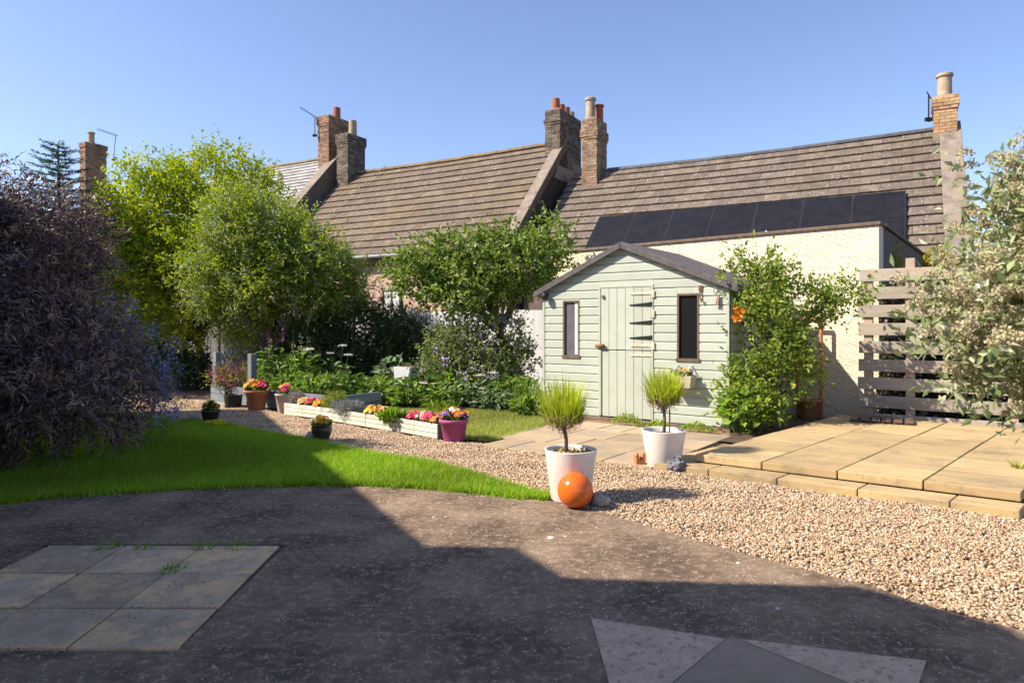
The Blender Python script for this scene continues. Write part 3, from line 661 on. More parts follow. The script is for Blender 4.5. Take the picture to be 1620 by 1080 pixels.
while z < PK - .03:
    h = min(BP, PK - z); cuts = []
    for (a, b, c0, c1) in (WL, DR, WR):
        if z + h > c0 + .02 and z < c1 - .02: cuts.append((a, b))
    xs = [.035]
    for a, b in cuts: xs += [a, b]
    xs.append(SW - .035)
    for i in range(0, len(xs), 2):
        if xs[i + 1] - xs[i] > .02: board(xs[i] + random.uniform(0, .002), xs[i + 1] - random.uniform(0, .002), z + random.uniform(-.001, .001), h, gable=True)
    for (a, b, c0, c1) in (WL, DR, WR):                 # slivers of board above and below the openings
        if z < c1 < z + h and z + h > c1 + .02 and z < c1 - .02:
            lo = c1 + (.03 if b - a > .5 else 0); 
            if z + h - lo > .012: MB().box(a, b, -.019, 0, lo, z + h - .004).build('board', K['shed'], shed)
        if z < c0 < z + h and z + h > c0 + .02 and c0 - z > .012: MB().box(a, b, -.0185, 0, z + .002, c0).build('board', K['shed'], shed)
    z += BP
z = .03
while z < EAVE - .06: board(.02, D, z, side=SW + .0); z += BP
# dark inner shell: floor, back, left side, inner skin with openings left free
MB().box(.02, SW - .02, .02, D, .0, .03).build('floor', K['dark_wood'], shed)
MB().box(.02, SW - .02, D - .02, D, .03, EAVE).build('back_wall', K['shed'], shed)
MB().box(0, .02, .0, D, .0, EAVE).build('left_wall', K['shed'], shed)
MB().box(SW - .03, SW - .004, .03, D - .03, .03, EAVE).build('inner_lining', K['dark_wood'], shed)
sk = MB(); xs = [.02, WL[0], WL[1], DR[0], DR[1], WR[0], WR[1], SW - .02]
for i in (0, 2, 4, 6): sk.box(xs[i], xs[i + 1], .003, .018, .03, EAVE)
sk.box(WL[0], WL[1], .003, .018, .03, WL[2]).box(WL[0], WL[1], .003, .018, WL[3], EAVE).box(WR[0], WR[1], .003, .018, .03, WR[2]).box(WR[0], WR[1], .003, .018, WR[3], EAVE)
sk.extrude([(.02, .003, EAVE), (SW - .02, .003, EAVE), (PX, .003, PK - .02)], (0, .015, 0)); sk.build('inner_lining', K['void'], shed)
for x in (0.0, SW - .036): MB().box(x, x + .036, -.028, -.001, .02, EAVE - .01).build('corner_trim', K['shed_trim'], shed, bevel=.003)
MB().box(-.03, SW + .03, -.10, D, -.04, .022).build('base', K['brick_b'], shed)
# roof: two felted boards with a folded edge, plus barge boards
def slope(x0, z0, x1, z1, name, m, y0, y1, th):
    return MB().hexa([(x0, y0, z0), (x1, y0, z1), (x1, y1, z1), (x0, y1, z0), (x0, y0, z0 + th), (x1, y0, z1 + th), (x1, y1, z1 + th), (x0, y1, z0 + th)]).build(name, m, shed, bevel=.006)
gL = (PK - EAVE) / PX; gR = (PK - EAVE) / (SW - PX)
slope(-.10, EAVE - .10 * gL + .01, PX + .001, PK + .01, 'roof_felt', K['felt'], -.09, D + .06, .045)
slope(PX + .002, PK + .01, SW + .12, EAVE - .12 * gR + .01, 'roof_felt', K['felt'], -.085, D + .06, .045)
slope(-.11, EAVE - .11 * gL - .035, PX, PK - .035, 'barge_board', K['felt'], -.105, -.086, .085)
slope(PX + .001, PK - .035, SW + .125, EAVE - .125 * gR - .035, 'barge_board', K['felt'], -.104, -.086, .085)
MB().tube([(SW + .12, -.10, EAVE - .05), (SW + .12, D + .05, EAVE - .05)], .03, 8).build('eave_roll', K['felt'], shed, smooth=True)
# windows
def shed_window(a, b, c0, c1, m, curtain):
    w_ = MB().box(a + .02, b - .02, .0045, .008, c0 + .02, c1 - .02).build('window', m, shed)
    MB().box(a, a + .026, -.024, .004, c0, c1).box(b - .026, b, -.024, .004, c0, c1).box(a, b, -.022, .004, c1 - .026, c1 - .001).box(a - .012, b + .012, -.034, .004, c0 - .022, c0 + .02).build('frame', K['dark_wood'], w_)
    if curtain: MB().box(b - .085, b - .03, -.0035, .002, c0 + .03, c1 - .03).build('curtain', K['curtain'], w_)
shed_window(*WL, K['pane'], True); shed_window(*WR, K['pane_dark'], False)
# stable door: two leaves of vertical boards
for a in (DR[0], DR[1] - .03): MB().box(a, a + .03, -.030, .003, .03, DR[3]).build('door_frame', K['shed_trim'], shed, bevel=.002)
MB().box(DR[0], DR[1], -.028, .003, DR[3], DR[3] + .03).build('door_frame', K['shed_trim'], shed, bevel=.002)
dx0, dx1 = DR[0] + .034, DR[1] - .034; n = 6
for nm, z0, z1, lab in (('upper_door', .955, DR[3] - .006, None), ('lower_door', .04, .945, None)):
    d = MB().box(dx0, dx1, -.006, .002, z0, z1).build(nm, K['shed_trim'], shed)
    for k in range(n):
        w_ = (dx1 - dx0) / n; MB().box(dx0 + k * w_ + .0025, dx0 + (k + 1) * w_ - .0025, -.022 - .001 * (k % 2), -.0062, z0 + .002 * (k % 3), z1).build('plank', K['shed'], d, bevel=.003)
    if nm == 'upper_door':
        for hz, m in ((1.712, 'hinge'), (1.018, 'hinge')): MB().box(1.42, dx1 + .03, -.034, -.0235, hz - .016, hz + .016).build('hinge', K[m], d, bevel=.002)
        for hz in (1.565, 1.325, 1.125):
            MB().extrude([(1.40, -.0235, hz - .010), (dx1 + .02, -.0235, hz - .026), (dx1 + .02, -.0235, hz + .03), (1.40, -.0235, hz - .002)], (0, -.012, 0)).build('strap_hinge', K['iron'], d)
        MB().box(.985, 1.02, -.045, -.0235, 1.66, 1.70).build('latch', K['rust'], d)
    else:
        MB().box(1.42, dx1 + .03, -.034, -.0235, .875, .905).build('hinge', K['hinge'], d, bevel=.002)
        MB().box(dx0 - .03, dx0 + .01, -.04, -.024, .05, z1).build('edge_strip', K['shed_trim'], d, bevel=.003)
MB().tube([(.90, -.05, 1.0), (1.03, -.055, 1.005)], .026, 8).build('padlock_bolt', K['rust'], shed, smooth=True)
for zz in (1.70, 1.44, 1.02): MB().box(DR[1] - .028, DR[1] + .02, -.04, -.029, zz - .05, zz + .05).build('hinge_plate', K['hinge'], shed, bevel=.003)
MB().lathe([(.035, 0), (.05, .03), (.05, .075), (.03, .10)], 14, (.085, -.10, 1.66)).build('lamp_head', K['plastic'], shed, smooth=True)
MB().tube([(.085, 0, 1.73), (.085, -.10, 1.73)], .022, 8).build('lamp_arm', K['plastic'], shed, smooth=True)

def sp(x, y, z=0):                                       # shed local -> world
    p = SO + SU * x + SV * y; return (float(p[0]), float(p[1]), z)
# things hung on the shed
r = thing('tassel_ring', 'metal ring with brown tassel hanging at the shed corner', 'ornament', sp(2.62, -.05, 1.72), SRZ)
MB().tube([(.055 * math.cos(t), 0, .055 * math.sin(t)) for t in np.linspace(0, 6.283, 21)], .006, 6).build('ring', K['galv'], r)
tb = MB()
for k in range(9): tb.tube([(random.uniform(-.015, .015), 0, -.05), (random.uniform(-.04, .04), random.uniform(-.015, .015), -.19)], .006, 5)
tb.build('tassel', K['hessian'], r)
r = thing('iron_hook', 'rusty hook hanging beside the dark shed window', 'hook', sp(2.385, -.035, 1.74), SRZ)
MB().tube([(0, 0, .04), (0, -.01, -.1), (.02, -.02, -.16), (.03, -.02, -.12)], .009, 6).build('hook', K['rust'], r)
MB().box(-.025, .025, 0, .012, -.02, .05).build('plate', K['rust'], r)

# ------------------------------------------------------------------ slatted pallet fence on the terrace
Fa = np.array(G(1359, 657, .13)); Fb = np.array(G(1617, 675, .13)); FU = (Fb - Fa) / np.linalg.norm(Fb - Fa); frz = math.atan2(FU[1], FU[0])
fence = thing('slatted_fence', 'weathered horizontal timber slat fence at the back of the terrace', 'fence', (Fa[0], Fa[1], 0), frz)
FL = 3.1
for k in range(9):
    zt = 2.0 - k * .2285; zb = zt - .152
    MB().box(random.uniform(-.012, .012), FL, -.022 + random.uniform(-.003, .003), .004, max(zb, .012), zt).build('slat', K['timber'], fence, bevel=.004).rotation_euler = (0, random.gauss(0, .0015), 0)
for x, top in ((.055, 1.97), (.52, 2.12), (1.55, 2.0), (2.6, 2.0)): MB().box(x, x + .10, .006, .095, -.04, top).build('post', K['post'], fence, bevel=.004)
# pale boundary fence behind the beds
bd0 = np.array([.78, 12.9]); BU = np.array([-.82, .572]); brz = math.atan2(BU[1], BU[0])
bf0 = thing('boundary_fence', 'pale grey boarded boundary fence behind the flower beds', 'fence', (bd0[0], bd0[1], 0), brz)
bf1 = thing('boundary_fence', 'boarded fence under the trees, its boards coloured dark for shade', 'fence', tuple(bd0 + BU * 4.5 * 1.83) + (0,), brz)
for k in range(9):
    x0 = k * 1.83; bf = bf0 if k < 5 else bf1; fm = K['fence_pale'] if k < 5 else K['fence_shade']; x0 = x0 if k < 5 else x0 - 4.5 * 1.83
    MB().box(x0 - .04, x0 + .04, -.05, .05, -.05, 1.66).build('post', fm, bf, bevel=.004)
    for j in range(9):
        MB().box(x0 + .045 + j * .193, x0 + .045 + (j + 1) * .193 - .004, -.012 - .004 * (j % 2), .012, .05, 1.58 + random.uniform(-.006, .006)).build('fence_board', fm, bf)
# wooden duckboard lying on the terrace
p = G(1396, 664, .15); db = thing('duckboard', 'dark wooden duckboard lying on the terrace by the slatted fence', 'duckboard', (p[0], p[1], .13), frz + .1)
for k in range(6): MB().box(-.34 + k * .115, -.34 + k * .115 + .09, -.22, .22, .02, .042).build('slat', K['dark_wood'], db, bevel=.003)
for y in (-.17, .15): MB().box(-.34, .33, y, y + .04, .0, .0195).build('batten', K['dark_wood'], db)

# ------------------------------------------------------------------ raised bed, troughs
rb0 = np.array([-5.05, 11.5]); rbu = np.array([.815, -.579]); rbz = math.atan2(rbu[1], rbu[0])
rb = thing('raised_bed', 'blue-grey timber raised bed with two upright posts', 'raised bed', (rb0[0], rb0[1], 0), rbz)
for a, b in ((0, .42), (.62, 1.9), (1.92, 3.2)):
    for k in range(2): MB().box(a + .002, b - .002, -.03, 0, .01 + k * .14, .145 + k * .14).build('board', K['bed_board'], rb, bevel=.005)
for k in range(2): MB().box(0, .03, .002, 1.3, .01 + k * .14, .145 + k * .14).build('board', K['bed_board'], rb, bevel=.005)
for x in (.005, 1.0): MB().box(x, x + .10, .004, .104, -.03, .83).build('post', K['bed_board'], rb, bevel=.005)
for k in range(2): MB().box(3.17, 3.199, .002, .8, .01 + k * .14, .145 + k * .14).build('board', K['bed_board'], rb, bevel=.005)
MB().box(-.3, .75, -.16, -.11, -.04, .03).build('edging', K['timber'], rb, bevel=.004)
MB().box(.035, 3.165, .005, .78, -.02, .2).build('soil', K['soil'], rb)

def lerp(a, b, t): return a + (b - a) * t
TP = [np.array(p) for p in trough_line]; troughs = []
labs = ['white painted slatted trough planter next to the tall beige pot', 'white slatted trough planter with lavender spilling over its front, second from the beige pot',
        'white slatted trough planter with a green trailing plant, second from the purple pot', 'white slatted trough planter with bare end next to the purple pot']
for i in range(4):
    a, b = TP[i], TP[i + 1]; L = float(np.linalg.norm(b - a)); d = (b - a) / L; rz = math.atan2(d[1], d[0])
    t = thing('trough_planter', labs[i], 'planter', (a[0], a[1], 0), rz, 'white trough planters along the gravel path')
    m = L * random.uniform(.36, .62)
    for k in range(3):
        z0, z1 = .008 + k * .056, .008 + k * .056 + .052
        for u0, u1 in ((.004, m), (m + .004, L - .004)): MB().box(u0, u1, 0, .018, z0 + random.uniform(0, .003), z1).build('slat', K['trough'], t, bevel=.003)
        MB().box(.004, L - .004, .19, .208, z0, z1).build('slat', K['trough'], t, bevel=.003)
    for x in (.003, L - .021): MB().box(x, x + .018, .019, .189, .006, .172).build('end_board', K['trough_side'], t, bevel=.003)
    MB().box(.022, L - .022, .019, .189, .01, .14).build('soil', K['soil'], t)
    troughs.append((a, d, L, np.array([-d[1], d[0]])))
def tp(i, u, v=.1): a, d, L, n = troughs[i]; p = a + d * u * L + n * v; return (float(p[0]), float(p[1]), .135)

# ------------------------------------------------------------------ pots
def pot(name, label, x, y, prof, m, soil_r, soil_z, z=0, n=32, cat='pot', group=None, extra=None):
    t = thing(name, label, cat, (x, y, z), random.random() * 6, group)
    MB().lathe(prof, n).build('pot', m, t, smooth=True, bevel=0)
    if soil_r: MB().lathe([(soil_r, soil_z - .02), (soil_r, soil_z)], 20).build('soil', K['soil'], t)
    return t
def potprof(rb_, rt, h, wall=.012, rim=0, rimh=.03):
    p = [(rb_ * .96, 0), (rb_, .008)]
    if rim: p += [(rt, h - rimh), (rt + rim, h - rimh + .004), (rt + rim, h - .004), (rt + rim - .004, h)]
    else: p += [(rt - .001, h - .006), (rt, h - .002), (rt - .003, h)]
    return p + [(rt - wall, h), (rt - wall - .004, h - .02), (rb_ * .8, .05)]
def gp(px, py): x, y = G(px, py); return x, y
x, y = gp(903, 789); W1 = (x, y); pot('white_planter', 'white tapered planter behind the orange ball', x, y, potprof(.148, .195, .375), K['whitepot'], .175, .325, group='white planters with lavender standards')
x, y = gp(1050, 737); W2 = (x, y); pot('white_planter', 'white tapered planter beside the terrace step', x, y, potprof(.15, .2, .335), K['whitepot'], .18, .29, group='white planters with lavender standards')
x, y = gp(718, 697); PP = (x, y); pot('purple_pot', 'glossy magenta pot of pansies at the end of the white troughs', x, y, potprof(.115, .15, .245, rim=.018, rimh=.04), K['purplepot'], .135, .215)
x, y = gp(406, 648); TPt = (x, y); pot('terracotta_pot', 'large terracotta pot of orange and pink flowers by the raised bed', x, y, [(.115, 0), (.12, .01), (.155, .24), (.175, .245), (.19, .285), (.195, .30), (.18, .302), (.165, .29), (.1, .1)], K['terracotta'], .165, .27)
x, y = gp(449, 654); BPt = (x - .02, y + .02); pot('beige_pot', 'tall narrow beige pot at the left end of the troughs', x - .02, y + .02, potprof(.068, .105, .29, rim=.008), K['beigepot'], .09, .26)
x, y = gp(333, 668); B1 = (x, y); pot('black_pot', 'small black pot with dark red and yellow pansies beside the lawn', x, y, potprof(.085, .115, .17, rim=.01), K['blackpot'], .1, .145)
x, y = gp(509, 698); B2 = (x, y); pot('black_pot', 'small dark glazed pot of yellow flowers with stones at its foot', x, y, [(.065, 0), (.07, .008), (.108, .10), (.113, .15), (.106, .175), (.118, .19), (.116, .198), (.10, .195), (.09, .15)], K['blackpot'], .1, .165)
x, y = gp(369, 644); pot('plastic_pot', 'dark plastic pot standing against the raised bed boards', x, y, potprof(.12, .14, .2), K['plastic'], .13, .17)
x, y = gp(788, 641); pot('plastic_pot', 'small black plastic pot at the edge of the back lawn', x, y, potprof(.085, .105, .15, rim=.006), K['plastic'], .09, .13)
x, y = gp(1282, 662); pot('terracotta_pot', 'terracotta pot half hidden under the climbing rose', x, y, potprof(.12, .155, .27, rim=.015), K['terracotta'], .14, .24)
x, y = gp(1300, 657); pot('grey_tub', 'round grey-brown tub behind the terracotta pot by the cream wall', x + .06, y + .12, potprof(.16, .21, .36, rim=.012), K['dark_render'], .19, .33)
# orange glazed ball
x, y = gp(910, 802); BR = .127
bb = MB().lathe([(BR * math.sin(t), BR - BR * math.cos(t)) for t in np.linspace(.05, math.pi - .05, 28)], 40, (0, 0, -.004)).build('orange_ball', K['orange'], None, smooth=True); bb.location = (x, y, 0)
tag(bb, 'glossy orange glazed ball leaning at the foot of the white planter', 'ball')
def rock(name, label, x, y, r, sq, m, seed, z=0):
    rr = np.random.default_rng(seed); n, k = 14, 9; prof = np.linspace(.06, math.pi - .06, k); b = MB()
    V = []
    for t in prof:
        for a in range(n):
            f = r * (1 + .22 * math.sin(a * 2.1 + t * 3 + seed) + .10 * rr.normal()); V.append((f * math.sin(t) * math.cos(6.283 * a / n) * sq[0], f * math.sin(t) * math.sin(6.283 * a / n) * sq[1], r * sq[2] - f * math.cos(t) * sq[2]))
    b.add(V, [(i * n + a, i * n + (a + 1) % n, (i + 1) * n + (a + 1) % n, (i + 1) * n + a) for i in range(k - 1) for a in range(n)] + [tuple(range(n - 1, -1, -1)), tuple(range((k - 1) * n, k * n))])
    o = b.build(name, m, None, smooth=(seed % 2 == 0)); o.location = (x, y, z - .01); return tag(o, label, 'stone')
x, y = gp(949, 800); rock('stone', 'smooth pale grey stone right of the orange ball', x, y, .055, (1.1, .9, .85), K['greystone'], 2)
x, y = gp(1070, 746); rock('slate_rock', 'jagged dark slate rock against the white planter by the step', x, y, .075, (1, .8, .95), K['slaterock'], 3)
x, y = gp(493, 697); rock('stone', 'rounded brown stone left of the dark glazed pot', x, y, .065, (1.1, .8, .8), K['greystone'], 4)
x, y = gp(526, 703); rock('stone', 'flat pale stone right of the dark glazed pot', x, y, .07, (1.3, .9, .35), K['greystone'], 6)
x, y = gp(305, 666); rock('stone', 'small pale stone at the lawn edge left of the black pansy pot', x, y, .06, (1.1, .9, .8), K['greystone'], 8)
# terracotta brick-like ornament behind the second planter
x, y = gp(1014, 737); o = thing('clay_ornament', 'small upright orange clay ornament left of the white planter', 'ornament', (x, y, 0), .3)
b = MB(); pts = [(-.045, 0, 0), (.045, 0, 0), (.05, 0, .10), (.035, 0, .125), (.02, 0, .115), (.012, 0, .05), (-.012, 0, .05), (-.02, 0, .115), (-.035, 0, .125), (-.05, 0, .10)]
b.extrude(pts, (0, .06, 0)).build('body', K['terracotta'], o, bevel=.006); MB().box(-.05, .05, -.006, .066, -.006, .02).build('foot', K['terracotta'], o, bevel=.004)
# window box
wb = thing('window_box', 'pale stone-coloured window box of pansies hung under the dark shed window', 'window box', sp(2.18, -.14, .50), SRZ)
MB().hexa([(-.14, -.07, 0), (.14, -.07, 0), (.14, .09, 0), (-.14, .09, 0), (-.17, -.10, .155), (.17, -.10, .155), (.17, .10, .155), (-.17, .10, .155)]).build('box', K['windowbox'], wb, bevel=.008)
MB().box(-.155, .155, -.085, .085, .1555, .160).build('soil', K['soil'], wb)
for xx in (-.09, .09): MB().tube([(xx, -.09, .15), (xx, .02, .25), (xx, .112, .28)], .008, 6).build('hook', K['whitepaint'], wb)
# tall white box planter, bird bath, orange frame, lantern, bird boxes
Yw = 11.35; o = thing('tall_planter', 'white square planter standing among the bed plants', 'planter', (AT(645, Yw), Yw, 0), -.5)
MB().hexa([(-.13, -.13, 0), (.13, -.13, 0), (.13, .13, 0), (-.13, .13, 0), (-.17, -.17, .6), (.17, -.17, .6), (.17, .17, .6), (-.17, .17, .6)]).build('box', K['fence_pale'], o, bevel=.01)
MB().box(-.15, .15, -.15, .15, .601, .606).build('soil', K['soil'], o)
Yb = 10.95; o = thing('bird_bath', 'shallow stone bird bath dish low among the leaves', 'bird bath', (AT(689, Yb), Yb, 0))
MB().lathe([(.1, 0), (.07, .05), (.055, .25), (.09, .31)], 16).build('pedestal', K['greystone'], o, smooth=True)
MB().lathe([(.09, .311), (.25, .36), (.27, .375), (.25, .38), (.12, .34)], 24).build('bowl', K['greystone'], o, smooth=True)
p0 = np.array(A) - np.array(nx) * .16
def wallpt(px): d = np.array([(px - CX) / F, 1.0]); n_ = np.array(nx); t = (p0 @ n_) / (d @ n_); return d * t
q = wallpt(1299); q2 = wallpt(1262); o = thing('arch_frame', 'rust-orange frame standing against the cream wall behind the rose', 'frame', (q[0], q[1], 0))
dq = q2 - q; zt = HZ(507, q[1]); MB().tube([(0, 0, 0), (0, 0, zt)], .024, 8).build('upright', K['terracotta'], o); MB().tube([(dq[0], dq[1], 0), (dq[0], dq[1], zt)], .024, 8).build('upright', K['terracotta'], o)
MB().tube([(-.02 * dq[0], -.02 * dq[1], zt + .01), (dq[0], dq[1], zt + .01)], .024, 8).build('top_bar', K['terracotta'], o)
Yl = 14.2; o = thing('wire_lantern', 'tall wire lantern hanging in the shade under the trees', 'lantern', (AT(325, Yl), Yl, HZ(557, Yl)))
h_ = HZ(518, Yl) - HZ(557, Yl); b = MB()
for k in range(8):
    t = k * math.pi / 4; b.tube([(.10 * math.cos(t), .10 * math.sin(t), 0), (.12 * math.cos(t), .12 * math.sin(t), h_ * .6), (.015 * math.cos(t), .015 * math.sin(t), h_)], .005, 4)
b.build('cage', K['galv'], o); MB().lathe([(.125, h_ * .38), (.125, h_ * .40)], 20).build('shelf', K['galv'], o); MB().tube([(0, 0, h_), (0, 0, h_ + 1.0)], .004, 4).build('wire', K['galv'], o)
for px, py, lab in ((320, 495, 'white bird box high in the shaded branches, left of its neighbour'), (338, 505, 'white bird box in the shaded branches right of its neighbour'), (300, 527, 'dark bird feeder in front of the shaded fence')):
    o = thing('bird_box', lab, 'bird box', (AT(px, 14.0), 14.0, HZ(py + 12, 14.0)), .3, 'bird boxes in the trees'); m = K['whitepaint'] if 'white' in lab else K['plastic']
    MB().box(-.07, .07, -.07, .07, 0, .22).build('box', m, o, bevel=.004); MB().extrude([(-.1, -.11, .221), (.1, -.11, .221), (0, -.11, .32)], (0, .22, 0)).build('roof', m, o)
    MB().lathe([(.02, 0), (.02, .004)], 12).build('hole', K['void'], o).matrix_local = Matrix.Translation((0, -.0745, .14)) @ Matrix.Rotation(math.pi / 2, 4, 'X')
    MB().tube([(0, 0, .30), (0, .05, 1.0)], .004, 4).build('wire', K['galv'], o)

# ------------------------------------------------------------------ plants
def nrm(a): return a / np.maximum(np.linalg.norm(a, axis=-1, keepdims=True), 1e-9)
def leaves(P, Dv, Nv, L, W, fold=.12, bend=.1):
    n = len(P); Dv = nrm(Dv); S = nrm(np.cross(Dv, Nv)); N2 = np.cross(S, Dv); L = np.asarray(L).reshape(-1, 1); W = np.asarray(W).reshape(-1, 1)
    V = np.empty((n, 4, 3)); V[:, 0] = P; V[:, 1] = P + Dv * L * .45 + S * W / 2 + N2 * W * fold
    V[:, 2] = P + Dv * L - N2 * L * bend; V[:, 3] = P + Dv * L * .45 - S * W / 2 + N2 * W * fold
    return V.reshape(-1, 3), np.arange(4 * n).reshape(-1, 4)
def pick(cols, n, jit=.25):
    c = np.array(cols); return c[rng.integers(0, len(c), n)] * (1 - jit + 2 * jit * rng.random((n, 1)))
def in_ells(ells, n, shell=.45, clump=0, cs=2.2):
    e = np.array(ells, float); v = e[:, 3] * e[:, 4] * e[:, 5]; i = rng.choice(len(e), n, p=v / v.sum())
    d = nrm(rng.normal(size=(n, 3))); r = (shell + (1 - shell) * rng.random((n, 1)) ** .6)
    ph = i[:, None] * 1.7; r *= 1 + .16 * np.sin(d[:, :1] * 4.1 + ph + 2.0 * d[:, 2:]) * np.sin(d[:, 1:2] * 3.3 + d[:, 2:] * 4.7 + 1.3 * ph) + .11 * np.clip(rng.normal(size=(n, 1)), -2, 1.3); P = e[i, :3] + d * r * e[i, 3:6]
    if clump:
        f = np.sin(P[:, 0] * cs * 1.9 + 1.1) * np.sin(P[:, 1] * cs * 1.7 + 2.3) * np.sin(P[:, 2] * cs * 2.1 + .4) + .35 * np.sin(P[:, 0] * cs * 4.1 + P[:, 2] * cs * 3.7)
        k = rng.random(n) < 1 - clump * (f < -.12); P, d = P[k], d[k]
    return P, d
def sprays(ells, n, per, L, W, cols, slen=.2, up=.35, spread=.9, shell=.45, clump=.75, cs=2.2, jit=.2, fold=.12, bend=.1, zmin=.02, flat=.6):
    Cn, out = in_ells(ells, n, shell, clump, cs); n = len(Cn)
    sd = nrm(out * .8 + rng.normal(size=(n, 3)) * .55 + np.array([0, 0, up])); sc = pick(cols, n, jit)
    t = np.tile(np.linspace(0, 1, per), n); I = np.repeat(np.arange(n), per)
    ln = slen * (.6 + .8 * rng.random(n))
    P = Cn[I] + sd[I] * (t * ln[I])[:, None] + rng.normal(size=(n * per, 3)) * slen * .08
    Dv = nrm(sd[I] * (.35 + .5 * t[:, None]) + rng.normal(size=(n * per, 3)) * spread)
    Nv = nrm(np.array([0, 0, flat]) + out[I] * .5 + rng.normal(size=(n * per, 3)) * .5)
    k = P[:, 2] > zmin; P, Dv, Nv, I = P[k], Dv[k], Nv[k], I[k]; m = len(P)
    V, Fq = leaves(P, Dv, Nv, L * (.6 + .7 * rng.random(m)), W * (.7 + .6 * rng.random(m)), fold, bend)
    Cc = sc[I] * (.85 + .3 * rng.random((m, 1)))
    return V, Fq, np.repeat(Cc, 4, 0), Cn
def joinm(*parts):
    V, Fq, Cc = [], [], []; b = 0
    for v, f, c in parts: V.append(v); Fq.append(f + b); Cc.append(c); b += len(v)
    return np.concatenate(V), np.concatenate(Fq), np.concatenate(Cc)
def limbs(base, ells, n, r0, fork=.35, wob=.08, tips=None, seg=6):
    """trunk that forks into curved limbs reaching into the crown"""
    b = MB(); base = Vector(base); cen = Vector(np.array(ells)[:, :3].mean(0)); f = base.lerp(cen, fork)
    f += Vector((random.gauss(0, wob), random.gauss(0, wob), 0))
    b.tube([base - Vector((0, 0, .05)), base.lerp(f, .5) + Vector((random.gauss(0, wob * .5), random.gauss(0, wob * .5), 0)), f], [r0 * 1.25, r0, r0 * .85], 9)
    T, _ = in_ells([(a[0], a[1], a[2], a[3] * .8, a[4] * .8, a[5] * .8) for a in ells], n, .5); tw = min(.25, .32 * float(np.mean(np.array(ells)[:, 3:6])))
    for t in T:
        t = Vector(t); m1 = f.lerp(t, .35) + Vector((random.gauss(0, wob), random.gauss(0, wob), abs(random.gauss(0, wob)))); m2 = f.lerp(t, .7) + Vector((random.gauss(0, wob), random.gauss(0, wob), random.gauss(0, wob)))
        b.tube([f, m1, m2, t], [r0 * .55, r0 * .36, r0 * .2, r0 * .07], seg)
        for _ in range(2):
            e = m2 + Vector((random.gauss(0, tw), random.gauss(0, tw), random.gauss(.3 * tw, .8 * tw))); b.tube([m2, m2.lerp(e, .5) + Vector((0, 0, .03)), e], [r0 * .17, r0 * .11, r0 * .05], 4)
    return b
def woody(name, label, cat, base, ells, n, per, L, W, cols, r0=.06, nl=10, m='leaf', group=None, fork=.3, flowers=None, trunk='trunk', crown='crown', **kw):
    """ells in world coordinates; the Empty stands at the base"""
    t = thing(name, label, cat, base, 0, group); o3 = np.array(base)
    e = [(a[0] - o3[0], a[1] - o3[1], a[2] - o3[2], *a[3:]) for a in ells]
    limbs((0, 0, 0), e, nl, r0, fork).build(trunk, K['bark'], t, smooth=True)
    V, Fq, Cc, Cn = sprays(e, n, per, L, W, cols, **kw)
    tag(npmesh(crown, V, Fq, K[m], t, Cc), kind='stuff')
    if flowers: flowers(t, Cn, e)
    return t
def blades(base, az, H, lean, W, cols, segs=4, power=1.7, droop=0.0):
    n = len(base); t = np.linspace(0, 1, segs + 1); d = np.c_[np.cos(az), np.sin(az), np.zeros(n)]; sd = np.c_[-np.sin(az), np.cos(az), np.zeros(n)]
    V = np.empty((n, segs + 1, 2, 3))
    for i, q in enumerate(t):
        c = base + d * (lean * q ** power)[:, None]; c = c + np.c_[np.zeros((n, 2)), H * q - droop * H * q ** 3]
        wv = sd * (W * (1 - q) ** .7 * .5 + .0006)[:, None]; V[:, i, 0] = c - wv; V[:, i, 1] = c + wv
    f = np.array([[2 * i, 2 * i + 1, 2 * i + 3, 2 * i + 2] for i in range(segs)]); Fq = (f[None] + (2 * (segs + 1)) * np.arange(n)[:, None, None]).reshape(-1, 4)
    return V.reshape(-1, 3), Fq, np.repeat(pick(cols, n, .2), 2 * (segs + 1), 0)
def heads(P, N_, r, cols, petals=6, centre=(.6, .4, .03)):
    """round flower heads made of petals round a small eye"""
    n = len(P); N_ = nrm(N_); a = nrm(np.cross(N_, np.array([.3, .2, 1.0]) + rng.normal(size=(n, 3)) * .1)); b = np.cross(N_, a); out = []
    c = pick(cols, n, .12); r = r * (.75 + .5 * rng.random(n))
    for k in range(petals):
        t = 6.283 * k / petals; Dv = a * math.cos(t) + b * math.sin(t) + N_ * .25
        V, Fq = leaves(P, Dv, N_ + 0 * Dv, r, r * 1.0, -.05, .12); out.append((V, Fq, np.repeat(c * (.9 + .2 * rng.random((n, 1))), 4, 0)))
    Pc = P + N_ * (r * .28)[:, None]; V, Fq = leaves(Pc - a * (r * .22)[:, None], a, N_, r * .45, r * .45); out.append((V, Fq, np.repeat(np.tile(np.array(centre), (n, 1)), 4, 0)))
    return joinm(*out)
GREEN = [(.05, .09, .018), (.07, .12, .022), (.04, .075, .018)]
